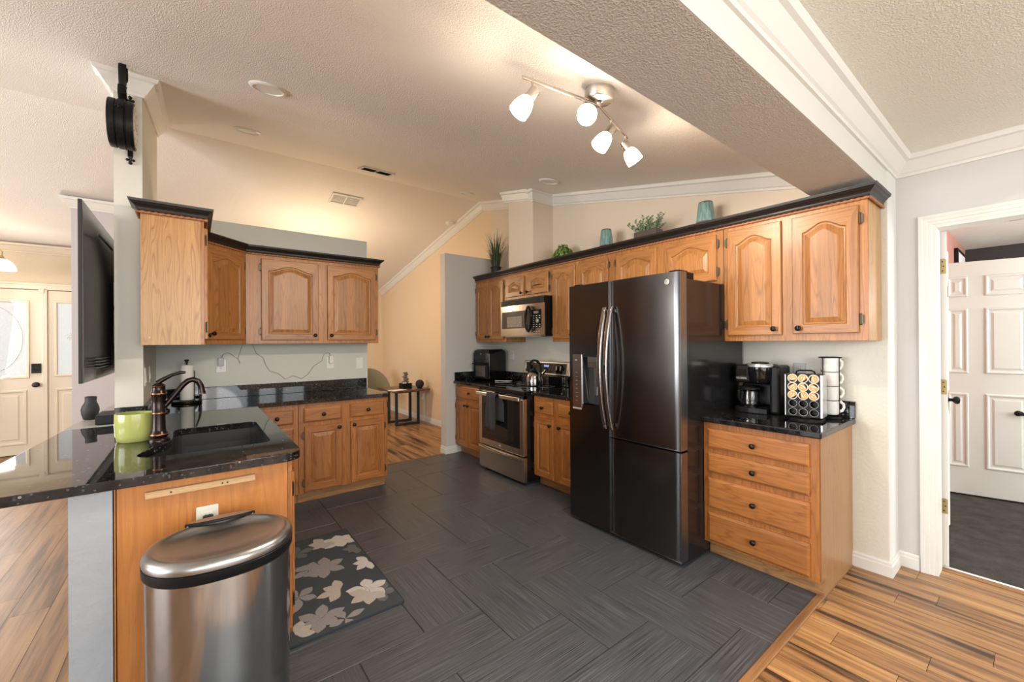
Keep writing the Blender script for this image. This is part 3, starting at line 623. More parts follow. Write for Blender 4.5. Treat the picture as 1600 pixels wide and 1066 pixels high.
# ---- black crown and copper rope over each run of wall cabinets
CB = [(0, .004), (.004, .010), (.012, .013), (.018, .013), (.026, .018), (.036, .030), (.042, .034), (.046, .042), (.060, .046), (.060, 0), (0, 0)]
def rope(mb, path, r=.0075, pitch=.030):
    P = [Vector(p) for p in path]; n = 10; s = 0
    for a, b in zip(P, P[1:]):
        L = (b-a).length; t = (b-a)/L; sd = Vector((0, 0, 1)).cross(t); k = max(2, int(L/.005)); rings = []
        for i in range(k+1):
            d = L*i/k; ph = 2*PI*(s+d)/pitch/1.0
            rings.append([tuple(a+t*d+sd*(rr*math.cos(th))+Vector((0, 0, rr*math.sin(th)))) for th, rr in [(2*PI*q/n, r*(1+.24*math.cos(2*(2*PI*q/n)-ph))) for q in range(n)]])
        mb.loops(rings, 0, 0, True, True, True); s += L
def cabinet_crown(label, path, side):
    t = thing('cabinet_crown', label, 'moulding', (0, 0, 0))
    P = [(x, y, ZT+.002) for x, y in path]
    MB().sweep(P, (0, 0, 1), CB, side).obj('crown_moulding', 'crown', t)
    mb = MB(); off = [Vector(p) for p in P]; Q = []
    for i, p in enumerate(off):
        ts = ([(off[i]-off[i-1]).normalized()] if i else [])+([(off[i+1]-off[i]).normalized()] if i < len(off)-1 else [])
        ss = [Vector((0, 0, 1)).cross(v)*side for v in ts]; m_ = ss[0] if len(ss) == 1 else (ss[0]+ss[1]).normalized()/max(.3, (ss[0]+ss[1]).normalized().dot(ss[0]))
        Q.append(p+m_*.0085-Vector((0, 0, .008)))
    rope(mb, Q); mb.obj('rope_trim', 'rope', t); return t
cabinet_crown('black crown moulding with copper rope along the appliance wall cabinets', [(XU, 4.515), (XU, .588), (XW-.002, .588)], -1)
cabinet_crown('black crown moulding with copper rope around the sink corner cabinets', [(-.25, 3.388), (-.25, 3.224), (.058, 3.224), (.058, 3.862), (.352, 4.161), (1.496, 4.161), (1.496, YB-.002)], -1)

# ================================================================== counters
ZTOP = .897
def slab_mesh(mb, outer, holes, z0, z1):
    for z in (z0, z1):
        bm = bmesh.new()
        for lp in [outer]+holes:
            vs_ = [bm.verts.new((x, y, z)) for x, y in lp]
            for a, b in zip(vs_, vs_[1:]+vs_[:1]): bm.edges.new((a, b))
        bmesh.ops.triangle_fill(bm, use_beauty=True, use_dissolve=False, edges=bm.edges[:])
        for f in bm.faces: mb.poly([v.co.copy() for v in f.verts])
        bm.free()
    e = .004
    for lp in [outer]+holes:
        for a, b in zip(lp, lp[1:]+lp[:1]): mb.poly([(*a, z0), (*b, z0), (*b, z1), (*a, z1)])
def arc(cx, cy, r, a0, a1, n=8): return [(cx+r*math.cos(a0+(a1-a0)*i/n), cy+r*math.sin(a0+(a1-a0)*i/n)) for i in range(n+1)]
t = thing('countertop', 'L-shaped black granite counter and bar top around the sink', 'countertop', (0, 0, 0))
outer = [(-.655, 2.016)]+arc(.300, 2.101, .085, -PI/2, 0)+[(.385, 3.828), (1.466, 3.828), (1.466, YB-.022), (-.223, YB-.022), (-.223, 3.366), (-.575, 3.366)]
sink = arc(.255, 2.365, .045, -PI/2, 0, 5)+arc(.255, 2.945, .045, 0, PI/2, 5)+arc(-.035, 2.935, .055, PI/2, PI, 5)+[(-.086, 2.80), (-.086, 2.75), (-.090, 2.69), (-.102, 2.635), (-.126, 2.58), (-.155, 2.525), (-.178, 2.47)]+arc(-.115, 2.40, .08, PI*.93, 1.5*PI, 6)
mb = MB(); slab_mesh(mb, outer, [sink], .862, ZTOP); mb.obj('slab', 'granite', t, .009, 3)
mb = MB(); mb.box((-.223, YB-.021, ZTOP+.0005), (1.466, YB-.001, 1.0)); mb.box((-.243, 3.366, ZTOP+.0005), (-.223, YB-.0215, 1.0)); mb.box((-.372, 3.366, ZTOP-.02), (-.2435, 3.386, 1.0))
mb.obj('backsplash', 'granite', t, .002)
# sink: two bowls hung under the cut-out
t = thing('sink', 'black composite two bowl sink set into the granite', 'sink', (0, 0, 0))
def grow(lp, d):
    c = Vector((sum(p[0] for p in lp)/len(lp), sum(p[1] for p in lp)/len(lp))); n = len(lp); o = []
    for i in range(n):
        a, b = Vector(lp[i-1]), Vector(lp[(i+1) % n]); tg = (b-a).normalized(); nn = Vector((tg.y, -tg.x)); o.append((lp[i][0]+nn.x*d, lp[i][1]+nn.y*d))
    return o
mb = MB()
L3 = lambda lp, z: [(x, y, z) for x, y in lp]
big = grow(sink, .004); YD = 2.655
mb.loops([L3(grow(sink, .02), .8605), L3(big, .8605), L3(big, .79), L3(grow(sink, -.004), .69), L3(grow(sink, -.03), .672)], 0, 2, False, True)
mb.obj('basin', 'sinkmat', t)
mb = MB(); mb.box((-.115, YD-.02, .675), (.298, YD+.02, .815)); mb.obj('divider', 'sinkmat', t, .012, 3)
for (x, y) in ((.08, 2.48), (.10, 2.83)):
    d = MB().lathe([(.045, 0), (.045, .003), (.034, .004), (.03, .001)], 20).obj('drain', 'hinge', t); d.location = (x, y, .6725)
def counter_piece(label, y0, y1, splash):
    t = thing('countertop', label, 'countertop', (0, 0, 0))
    MB().box((2.558, y0, .862), (XW-.001, y1, ZTOP)).obj('slab', 'granite', t, .007, 3)
    mb = MB(); mb.box((XW-.021, y0, ZTOP+.0005), (XW-.001, y1, 1.0))
    if splash: mb.box((2.575, 4.497, ZTOP+.0005), (XW-.0215, 4.517, 1.0))
    mb.obj('backsplash', 'granite', t, .002); return t
counter_piece('black granite counter under the air fryer beside the range', 3.797, 4.518, True)
counter_piece('black granite counter between range and refrigerator', 2.285, 3.022, False)
counter_piece('black granite counter under the coffee maker', .712, 1.352, False)
# ================================================================== appliances
# ---- refrigerator: local x runs toward -Y (view left to right), y = 0 at the door fronts
FY0, FY1 = 2.222, 1.320; FW = FY0-FY1
t = thing('refrigerator', 'tall black stainless refrigerator with curved handles and dispenser', 'refrigerator', (2.269*1.0225, FY0*1.0225, -.031), RX); t.scale = (1.0225,)*3
mb = MB(); mb.box((.006, .088, .045), (FW-.004, .83, 1.754)); mb.box((.02, .10, .032), (FW-.02, .82, .045), 1); mb.obj('body', ['fridge_side', 'blackmat'], t, .004)
LX = .374
def fdoor(name, x0, x1, z0, z1, parent, hole=None):
    mb = MB(); c = .010
    def slabp(a, b, p, q, bx):   # a front panel piece with softly rounded outer vertical edges
        mb.box((a, 0, p), (b, .075, q), 0)
    if hole:
        hx0, hx1, hz0, hz1 = hole
        slabp(x0, x1, z0, hz0, 0); slabp(x0, x1, hz1, z1, 0); slabp(x0, hx0, hz0, hz1, 0); slabp(hx1, x1, hz0, hz1, 0)
        mb.box((hx0, .066, hz0), (hx1, .075, hz1), 2)
    else:
        nn = 24; rings = []
        for i in range(nn+1):
            s = i/nn; x = x0+(x1-x0)*s; b = .011*(1-(2*s-1)**2)-.010*max(0, abs(2*s-1)-.93)/.07*abs(2*s-1); rings.append([(x, .011-b-.0, z0), (x, .011-b, z1), (x, .075, z1), (x, .075, z0)])
        mb.loops(rings, 0, 2, True, True, True)
    mb.box((x0-.0008, .004, z0), (x0, .074, z1), 1); mb.box((x1, .004, z0), (x1+.0012, .074, z1), 1); mb.box((x0, .001, z0-.0014), (x1, .07, z0), 1); mb.box((x0+.004, .0751, z0+.01), (x1-.004, .087, z1-.01), 2)
    return mb.obj(name, ['fridge', 'fridge_edge', 'blackmat'], parent, .005, 3)
ld = fdoor('freezer_door', 0, LX, .062, 1.792, t, (.126, .318, .915, 1.268))
rd = fdoor('upper_door', LX+.008, FW, .722, 1.792, t); bd = fdoor('lower_door', LX+.008, FW, .062, .708, t)
# dispenser
dp = MB().box((.034, -.003, .889), (.126, .004, 1.280)).obj('dispenser_panel', 'fhandle', ld, .002)
mb = MB(); mb.box((.126, .001, .897), (.318, .066, .915), 2); mb.box((.126, .002, .915), (.132, .066, 1.268), 2); mb.box((.312, .002, .915), (.318, .066, 1.268), 1)
mb.box((.132, .060, .915), (.312, .066, 1.268), 1); mb.box((.132, .002, 1.262), (.312, .066, 1.268), 1)
mb.box((.175, .006, 1.185), (.29, .06, 1.262), 0); mb.box((.18, -.001, 1.225), (.28, .03, 1.262), 2); mb.box((.215, .030, .985), (.245, .05, 1.185), 2); mb.box((.247, .022, 1.05), (.285, .05, 1.17), 1)
mb.obj('dispenser_recess', ['fhandle', 'blackmat', 'fridge_edge'], ld, .002)
mb = MB()
for i in range(8): mb.box((.066, -.0036, .935+i*.030), (.084, -.003, .9365+i*.030))
mb.box((.058, -.0036, 1.235), (.080, -.003, 1.241)); mb.obj('dispenser_legend', 'greyplastic', dp)
MB().box((.032, -.0025, .872), (.118, .002, .886)).obj('dispenser_badge', 'silver', ld, .001)
def fridge_handle(name, x, parent, bow):
    mb = MB(); n = 26; rings = []
    for i in range(n+1):
        s = i/n; z = .772+(1.612-.772)*s; d = bow*(1-(2*s-1)**2)+.012; w_ = .016; th = .010; tw = .35*(1-(2*s-1)**2)
        rings.append([(x-w_, -d+.002, z), (x-w_*.8, -d-th, z), (x+w_*.8, -d-th, z), (x+w_, -d+.002, z)])
    mb.loops(rings, 0, 2, True, True, False)
    for z in (.80, 1.585): mb.box((x-.010, -.03, z-.012), (x+.010, .002, z+.012))
    return mb.obj(name, 'fhandle', parent, .0025)
fridge_handle('door_handle', LX-.022, ld, .062); h2 = fridge_handle('door_handle', LX+.030, rd, .062)
MB().box((LX+.022, -.0855, 1.165), (LX+.038, -.083, 1.215)).obj('release_button', 'black', rd)
mb = MB()
for x0 in (.02, FW-.09): mb.box((x0, .03, 1.7925), (x0+.07, .13, 1.806)); mb.box((x0, .095, 1.754), (x0+.07, .20, 1.80))
mb.obj('hinge_cover', 'black', t, .006)
# round badge
mb = MB(); cx, cz = FW-.082, 1.735
mb.lathe([(.0165, 0), (.0165, .0012), (.015, .0014)], 24)
bdg = mb.obj('badge', 'silver', rd); bdg.rotation_euler = (PI/2, 0, 0); bdg.location = (cx, 0, cz)
mb = MB(); mb.tube([(.0105*math.cos(a), .0105*math.sin(a), .0016) for a in [.0+(1.72*PI)*i/20 for i in range(21)]], .0011, 6); mb.tube([(0, .006, .0016), (0, -.006, .0016), (.006, -.006, .0016)], .0011, 6); mb.sphere((-.004, .003, .0016), .0017, 8, 6)
mb.obj('badge_mark', 'slot', bdg)

# ---- range
RY0, RY1 = 3.793, 3.028; RW = RY0-RY1
t = thing('range', 'stainless electric range with dark oven glass and towel on its handle', 'range', (2.467, RY0, 0), RX)
mb = MB(); mb.box((.004, .045, .03), (RW-.004, .70, .885)); mb.box((.03, .06, 0), (RW-.03, .68, .03), 1); mb.obj('body', ['blackgloss', 'blackmat'], t, .003)
mb = MB(); mb.box((0, .016, .885), (RW, .70, .902)); mb.box((0, .004, .868), (RW, .016, .902), 1); ck = mb.obj('cooktop', ['blackgloss', 'black'], t, .004)
mb = MB()
for (bx, by, r) in ((.20, .20, .10), (.56, .20, .115), (.20, .48, .085), (.56, .48, .085)): mb.tube([(bx+r*math.cos(2*PI*i/40), by+r*math.sin(2*PI*i/40), .9021) for i in range(41)], .0008, 4, 0, False)
mb.obj('burner_ring', 'greyplastic', ck)
od = thing; mb = MB()
mb.box((0, 0, .285), (.062, .045, .865)); mb.box((RW-.062, 0, .285), (RW, .045, .865)); mb.box((.062, 0, .285), (RW-.062, .045, .352)); mb.box((.062, 0, .80), (RW-.062, .045, .865)); mb.box((.062, .035, .352), (RW-.062, .045, .80))
mb.box((0, -.001, .825), (RW, .045, .866), 1)
d = mb.obj('oven_door', ['steel', 'glassblack'], t, .003)
MB().box((.055, -.002, .345), (RW-.055, .034, .825)).obj('oven_window', 'glassblack', d, .006)
mb = MB(); mb.prism([(0.012, -.052, .812), (0.012, -.034, .806), (0.012, -.030, .842), (0.012, -.048, .848)], (RW-.024, 0, 0))
for x in (.022, RW-.05): mb.box((x, -.04, .812), (x+.028, .002, .840))
mb.obj('oven_handle', 'steel', d, .004)
bd_ = MB().lathe([(.013, 0), (.013, .0012)], 20, 0, True, (0, 0, 0), 1.25, .75).obj('badge', 'greyplastic', d); bd_.rotation_euler = (PI/2, 0, 0); bd_.location = (RW*.5, -.0003, .318)
dr = MB(); dr.box((0, .004, .035), (RW, .045, .268)); n = 20; rings = []
for i in range(n+1):
    s = i/n; x = .004+(RW-.008)*s; b = .014+.020*(1-(2*s-1)**2); zt = .268-.012*(1-(2*s-1)**2)
    rings.append([(x, .004, zt), (x, -b, zt-.004), (x, -b, zt-.026), (x, -.006, zt-.036), (x, .004, zt-.036)])
dr.loops(rings, 0, 0, True, True); dr.obj('storage_drawer', 'steel', t, .002)
mb = MB(); x0, x1 = 0, RW
mb.prism([(x0, .600, .902), (x0, .70, .902), (x0, .70, 1.155), (x0, .655, 1.155), (x0, .628, 1.01), (x0, .600, 1.0)], (RW, 0, 0), 1)
bg = mb.obj('back_guard', ['steel', 'blackgloss'], t, .004)
pl = lambda x, z, o=0: (x, .628+(z-1.01)*(.027/.145)-o, z)
mb = MB(); mb.prism([pl(.0, 1.012, .002), pl(RW, 1.012, .002), pl(RW, 1.154, .002), pl(.0, 1.154, .002)], (0, -.008, 0), 0)
mb.obj('control_fascia', 'steel', bg, .004)
mb = MB(); mb.prism([pl(.05, 1.028, .0105), pl(RW-.055, 1.028, .0105), pl(RW-.055, 1.138, .0105), pl(.05, 1.138, .0105)], (0, -.002, 0), 0); cp = mb.obj('control_panel', 'blackgloss', bg)
mb = MB(); mb.prism([pl(.36, 1.096, .0128), pl(.44, 1.096, .0128), pl(.44, 1.118, .0128), pl(.36, 1.118, .0128)], (0, -.0004, 0)); mb.obj('clock_display', 'display', cp)
for x in (.085, .135, RW-.175, RW-.115):
    mb = MB(); mb.lathe([(.024, 0), (.022, .016), (.018, .020), (.004, .021)], 18, 1); mb.box((-.005, -.022, .012), (.005, .022, .030), 0)
    k = mb.obj('burner_knob', ['silver', 'black'], cp); k.location = pl(x, 1.085, .0125); k.rotation_euler = (PI/2-.18, 0, 0)
# towel over the oven handle
n = 16; m_ = 30; rings = []
for j in range(m_+1):
    s = j/m_; row = []
    for i in range(n+1):
        u_ = i/n; xx = .245+.165*u_; wob = .0065*math.sin(u_*17+s*2.2)+.004*math.sin(u_*7-s*5)
        if s < .46: k = s/.46; z = .50+.345*k-.02*u_*(1-k); y = -.066-abs(wob)*1.3-.010*(1-k); xx -= .03*(1-k)*(1-u_)
        elif s < .56: k = (s-.46)/.10; z = .845+.014*math.sin(k*PI); y = -.066+.044*k
        else: k = (s-.56)/.44; z = .845-.27*k; y = -.0215+.3*abs(wob)-.001; xx += .02+.055*min(1, k*3)
        row.append((xx, y, z))
    rings.append(row)
mb = MB(); mb.loops(rings, 0, 2, False, False, True, False); o = mb.obj('dish_towel', 'towel'); o.location = (2.467, RY0, 0); o.rotation_euler = (0, 0, RX)
so = o.modifiers.new('thick', 'SOLIDIFY'); so.thickness = .003; so.offset = 0
tag(o, 'charcoal dish towel folded over the oven door handle', 'towel')

# ---- over-the-range microwave
MY0, MY1 = 3.806, 3.080; MW = MY0-MY1
t = thing('microwave', 'stainless over-the-range microwave with black loop handle', 'microwave', (2.78, MY0, 0), RX)
mb = MB(); mb.box((.002, .02, 1.436), (MW, XW-2.78-.004, 1.846)); mb.obj('body', 'black', t, .003)
mb = MB(); mb.box((.0, .004, 1.772), (MW, .02, 1.832))
for i in range(3): mb.box((.02, -.003, 1.782+i*.017), (MW-.07, .006, 1.790+i*.017), 1)
mb.obj('vent_grille', ['black', 'blackgloss'], t)
def bowed(x0, x1, z0, z1, y, b, n=14, th=.02):
    f = [(x0+(x1-x0)*i/n) for i in range(n+1)]; bw = lambda x: -b*(1-((x/MW)*2-1)**2)
    return f, bw
def bowed_slab(mb, x0, x1, z0, z1, y0, y1, b=.022, n=14, mi=0):
    mb.new_off(); rings = []
    for i in range(n+1):
        x = x0+(x1-x0)*i/n; o_ = -b*(1-(2*x/MW-1)**2); rings.append([(x, y0+o_, z0), (x, y0+o_, z1), (x, y1, z1), (x, y1, z0)])
    mb.loops(rings, mi, 0, True, True)
mb = MB(); bowed_slab(mb, 0, MW, 1.438, 1.52, .0, .02); bowed_slab(mb, 0, MW, 1.705, 1.770, 0, .02); bowed_slab(mb, 0, .024, 1.52, 1.705, 0, .02); bowed_slab(mb, MW-.03, MW, 1.52, 1.705, 0, .02)
mb.obj('front_frame', 'steel', t)
mb = MB(); bowed_slab(mb, .024, .53, 1.52, 1.705, .002, .02); wd = mb.obj('window', 'mwglass', t)
mb = MB(); bowed_slab(mb, .13, .40, 1.535, 1.65, .0012, .0025); mb.obj('window_mesh', 'mesh', wd)
mb = MB(); bowed_slab(mb, .53, MW-.03, 1.505, 1.705, .001, .02); cp = mb.obj('control_panel', 'black', t)
mb = MB(); bowed_slab(mb, .585, .655, 1.665, 1.69, .0003, .002); mb.obj('display', 'mesh', cp)
mb = MB()
for r in range(6):
    for c in range(3):
        if not (c and r in (2, 3)): bowed_slab(mb, .578+c*.042, .596+c*.042, 1.528+r*.022, 1.534+r*.022, -.0002, .002, .022, 2)
for c in range(3):
    for r in range(2): bowed_slab(mb, .585+c*.035, .600+c*.035, 1.456+r*.025, 1.461+r*.025, -.0006, .001, .022, 2)
mb.obj('button', 'whiteplastic', cp)
k = MB().lathe([(.021, 0), (.020, .010), (.017, .013), (.003, .0135)], 18).obj('dial', 'silver', cp); k.location = (.645, -.010, 1.588); k.rotation_euler = (PI/2, 0, 0)
mb = MB(); P = [(.545+.042*math.cos(a)*(.8 if abs(math.sin(a)) > .9 else 1), -.052-.018*math.sin(a)**2*0, 1.61+.125*math.sin(a)) for a in [2*PI*i/28 for i in range(29)]]
mb.tube(P, .0115, 8, 0, False, 1.35, (0, 1, 0)); mb.box((.535, -.045, 1.475), (.555, -.012, 1.495)); mb.box((.535, -.045, 1.725), (.555, -.012, 1.745)); mb.obj('door_handle', 'blackgloss', t)
MB().box((.06, -.0085, 1.462), (.10, -.006, 1.474)).obj('badge', 'greyplastic', t)
o = MB().box((.07, .015, 1.4285), (.66, .16, 1.4355)).obj('filter_strip', 'silver', t)

# ---- air fryer oven on the far counter
t = thing('air_fryer', 'black air fryer oven with a window beside the grey wall end', 'air fryer', (2.975, 4.32, ZTOP+.0005), -1.42)
mb = MB(); h = .385; a = .148
prof = [(a-.03, .004), (a, .02), (a, h-.05), (a-.012, h-.015), (a-.04, h)]
mb.loops([[(x, y, z) for x, y in ((-r, -r), (r, -r), (r, r), (-r, r))] for r, z in prof], 0, 2, True, True)
mb.obj('body', 'blackgloss', t, .012, 3)
mb = MB(); mb.box((-.125, -a-.012, .03), (.125, -a+.002, .225)); mb.box((-.085, -a-.0135, .05), (.085, -a-.011, .185), 1); dd = mb.obj('basket_door', ['black', 'mwglass'], t, .004)
mb = MB(); mb.tube([(-.10, -a-.01, .205), (-.10, -a-.05, .21), (.10, -a-.05, .21), (.10, -a-.01, .205)], .010, 8); mb.obj('door_handle', 'black', dd)
mb = MB(); mb.box((-.11, -a-.003, .26), (.11, -a+.002, .345)); mb.obj('control_panel', 'glassblack', t, .003)
mb = MB(); mb.box((-.006, -a-.004, .322), (.006, -a-.003, .328)); mb.box((-.012, -a-.004, .331), (.012, -a-.003, .334)); mb.obj('panel_legend', 'greyplastic', t)

# ---- kettle and spoon rest on the cooktop
t = thing('kettle', 'stainless whistling kettle with black hoop handle on the cooktop', 'kettle', (2.90, 3.365, .9035), -.55)
mb = MB(); mb.lathe([(.085, 0), (.094, .004), (.096, .02), (.095, .06), (.088, .105), (.07, .140), (.045, .158), (.03, .162)], 32); mb.obj('body', 'steel_bin', t)
MB().lathe([(.034, .161), (.033, .168), (.014, .172), (.010, .18), (.014, .192), (.010, .202), (.002, .205)], 20).obj('lid', 'black', t)
mb = MB(); mb.tube([(.08, 0, .125), (.105, 0, .150), (.125, 0, .175)], [.022, .019, .015], 14); mb.obj('spout', 'steel_bin', t)
mb = MB(); mb.tube([(.118, 0, .168), (.134, 0, .186)], [.019, .018], 14); mb.obj('spout_cap', 'black', t)
mb = MB(); P = [(.068*math.cos(a_), 0, .185+.085*math.sin(a_)) for a_ in [-.55+(PI+1.1)*i/24 for i in range(25)]]; mb.tube(P, [.009+.004*math.sin(PI*i/24) for i in range(25)], 10, 0, True, 1.0, (0, 1, 0)); mb.obj('handle', 'black', t)
t = thing('spoon_rest', 'beige spoon rest lying on the granite between air fryer and kettle', 'spoon rest', (2.965, 3.985, ZTOP+.0005), -.75)
mb = MB(); mb.loops([[(x*k, y*k, z) for x, y in [(.055+.052*math.cos(q)-.02, .042*math.sin(q)) for q in [2*PI*i/24 for i in range(24)]]] for k, z in ((.7, 0), (.95, .004), (1.03, .011), (.97, .011), (.8, .004), (.4, .003))], 0, 2, True, True, True)
mb.obj('bowl', 'label', t); mb = MB(); mb.tube([(-.01, 0, .008), (-.06, 0, .010), (-.12, 0, .008)], [.007, .006, .007], 10, 0, True, 2.0); mb.obj('handle', 'label', t)

# ---- coffee corner: brewer, pod rack with pods, mug rack with mugs
t = thing('coffee_maker', 'black coffee maker with glass carafe and chrome lid ring beside the refrigerator', 'coffee maker', (2.905, 1.302, ZTOP+.0005), RX+.06)
CWd = .265
mb = MB(); mb.loops([[(x, y, z) for x, y in pts] for z, pts in [(z, [(.02, 0)]+[(.0+.195*q, -.012*math.sin(PI*q)) for q in (.2, .5, .8)]+[(.20, 0), (.20, .25), (.0, .25), (.0, .02)]) for z in (.0, .028, .034)]], 0, 2, True, True)
mb.obj('warming_base', 'black', t, .004)
mb = MB(); mb.box((0, .15, .034), (.20, .255, .19)); mb.box((.203, .035, 0), (CWd, .255, .312)); mb.box((0, .02, .195), (.203, .255, .315)); mb.obj('body', 'black', t, .018, 3)
mb = MB(); mb.lathe([(.054, .205), (.060, .215), (.066, .24), (.068, .29), (.068, .302)], 28, 0, True, (.150, .035, 0)); mb.obj('pod_holder', 'blackgloss', t)
mb = MB(); mb.lathe([(.068, .302), (.073, .306), (.073, .318), (.066, .326), (.055, .326)], 28, 0, True, (.150, .045, 0), 1, 1); lr = mb.obj('lid_ring', 'silver', t)
MB().lathe([(.054, .3265), (.05, .336), (.03, .34), (.002, .341)], 24, 0, True, (.150, .045, 0)).obj('lid', 'blackgloss', t)
mb = MB(); mb.box((.012, .014, .245), (.072, .021, .285)); mb.obj('display', 'glassblack', t, .002)
text('KEURIG', .019, 'lettering', 'silver', t, (.044, .0185, .226))
mb = MB(); mb.lathe([(.03, .036), (.062, .038), (.066, .06), (.066, .115), (.06, .135), (.062, .15)], 28, 0, True, (.075, .075, 0), 1, 1, False); cf = mb.obj('carafe', 'glass', t); sd = cf.modifiers.new('thick', 'SOLIDIFY'); sd.thickness = .002
MB().lathe([(.063, .150), (.064, .165), (.05, .172), (.01, .174)], 28, 0, True, (.075, .075, 0)).obj('carafe_lid', 'black', t)
mb = MB(); mb.tube([(.05, .02, .150), (.035, -.01, .145), (.033, -.012, .10), (.045, .012, .065)], .007, 8, 0, True, 1.6); mb.obj('carafe_handle', 'black', t)
mb = MB(); mb.box((.04, .135, .06), (.10, .1495, .14)); mb.obj('carafe_backplate', 'greyplastic', t)

PX, PY, PA = 2.955, .900, RX+.10
t = thing('pod_rack', 'black revolving coffee pod rack with silver side and carry handle', 'pod rack', (PX, PY, ZTOP+.0005), PA)
PWD = .186; PH = .272; z0 = .022; pit = .053; rowp = .0505
cells = [((c-1)*pit, z0+.024+r*rowp) for r in range(5) for c in range(3)]
mb = MB(); mb.lathe([(.096, 0), (.096, .006), (.090, .010), (.05, .012), (.05, .018)], 32); mb.obj('turntable', 'black', t)
mb = MB(); hw = PWD/2; dpt = .062
mb.box((-hw, -dpt, .018), (hw, dpt, .022)); mb.box((-hw, -dpt, PH-.006), (hw, dpt, PH)); mb.box((-hw+.002, -dpt+.038, .022), (hw-.002, -dpt+.040, PH-.006))
mb.obj('rack_body', 'black', t, .002)
MB().box((hw-.010, -dpt-.001, .019), (hw+.002, dpt+.001, PH)).obj('side_panel', 'silver', t, .002); MB().box((-hw-.002, -dpt, .019), (-hw+.004, dpt, PH)).obj('side_panel', 'silver', t, .002)
mb = MB(); bm = bmesh.new()   # front plate with round holes
def ring_xy(cx, cz, r, n=18): return [(cx+r*math.cos(2*PI*i/n), cz+r*math.sin(2*PI*i/n)) for i in range(n)]
for lp in [[(-hw+.005, .022), (hw-.010, .022), (hw-.010, PH-.006), (-hw+.005, PH-.006)]]+[ring_xy(cx, cz, .0205) for cx, cz in cells]:
    vv = [bm.verts.new((x, -dpt, z)) for x, z in lp]
    for p, q in zip(vv, vv[1:]+vv[:1]): bm.edges.new((p, q))
bmesh.ops.triangle_fill(bm, use_beauty=True, use_dissolve=False, edges=bm.edges[:])
for f in bm.faces: mb.poly([v.co.copy() for v in f.verts])
bm.free()
for cx, cz in cells: mb.loops([[(x, -dpt, z) for x, z in ring_xy(cx, cz, .0205)], [(x, -dpt+.036, z) for x, z in ring_xy(cx, cz, .018)]], 0, 2, False, False, True)
mb.obj('front_plate', 'black', t)
mb = MB()
for cx, cz in cells[:6]: mb.tube([(x, -dpt-.0005, z) for x, z in ring_xy(cx, cz, .0215)+ring_xy(cx, cz, .0215)[:1]], .0012, 5, 0, False)
mb.obj('hole_rim', 'greyplastic', t)
mb = MB(); mb.tube([(-.05, 0, PH-.002), (-.044, 0, PH+.016), (-.03, 0, PH+.022), (.03, 0, PH+.022), (.044, 0, PH+.016), (.05, 0, PH-.002)], .0045, 8, 0, True, 2.2); mb.obj('carry_handle', 'black', t)
mb = MB(); mb.lathe([(.017, .034), (.0215, 0), (.0262, -.001), (.0262, -.003), (.0245, -.0035)], 22, 0)
PODB = mb.mesh('cup', ['pod'])
rotY = Matrix.Rotation(PA, 4, 'Z')
rows = ('top row', 'second row', 'third row'); colsn = ('pod farthest from silver side', 'middle pod', 'pod by the silver side')
for r in range(3):
    for c in range(3):
        cx, cz = cells[(4-r)*3+c]
        wp = Vector((PX, PY, ZTOP+.0005)) + rotY.to_3x3() @ Vector((cx, -dpt-.0005, cz))
        p = thing('coffee_pod', 'orange coffee pod, %s, %s of the rack' % (colsn[c], rows[r]), 'coffee pod', wp, PA, 'coffee pods in the revolving rack')
        inst(PODB, 'cup', p, (0, 0, 0), (-PI/2, 0, 0))
        mb = MB(); R_ = .0225; an = random.uniform(0, 6)
        lid = [(R_*math.cos(2*PI*i/24), -.0036, R_*math.sin(2*PI*i/24)) for i in range(24)]; mb.poly(lid, 0)
        def blob(pts, mi, e): mb.poly([((x*math.cos(an)-z*math.sin(an)), -.0036-e, (x*math.sin(an)+z*math.cos(an))) for x, z in pts], mi)
        blob([(.0215*math.cos(q), .0215*math.sin(q)) for q in [3.4+2.0*i/10 for i in range(11)]], 1, .0002)
        blob([(-.015, -.004), (-.002, -.009), (.016, -.003), (.014, .002), (-.002, -.003), (-.013, .001)], 2, .0004); blob([(-.008, .008), (.002, .006), (.010, .010), (.002, .0125)], 2, .0004)
        mb.obj('foil_lid', ['orange', 'black', 'pod'], p)
MX, MY = 3.10, .815
t = thing('mug_rack', 'black wire rack holding a tower of white mugs', 'mug rack', (MX, MY, ZTOP+.0005), 0)
mb = MB(); HR = .372; rr = .057
for z in (.004, .012, HR): mb.tube([(rr*math.cos(2*PI*i/32), rr*math.sin(2*PI*i/32), z) for i in range(33)], .0028, 6, 0, False)
for q in range(4):
    a_ = PI/4+q*PI/2+.35; mb.tube([(rr*math.cos(a_), rr*math.sin(a_), .004), (rr*math.cos(a_), rr*math.sin(a_), HR)], .0028, 6)
    mb.tube([(rr*math.cos(a_), rr*math.sin(a_), .012), (0, 0, .018)], .0022, 6)
mb.tube([(-rr, 0, HR), (rr, 0, HR)], .0028, 6); mb.tube([(0, -rr, HR), (0, rr, HR)], .0028, 6); mb.obj('wire_frame', 'black', t)
mb = MB(); mb.lathe([(.030, 0), (.040, .004), (.046, .02), (.0475, .0855), (.0445, .0855), (.042, .02), (.034, .008), (.002, .007)], 28, 0, True, (0, 0, 0), 1, 1, True); MUG = mb.mesh('mug_body', ['mug'])
mb = MB(); mb.tube([(.044, 0, .072), (.062, 0, .076), (.078, 0, .062), (.080, 0, .042), (.070, 0, .022), (.045, 0, .016)], .006, 8, 0, True, 1.5, (0, 1, 0)); MH = mb.mesh('handle', ['mug'])
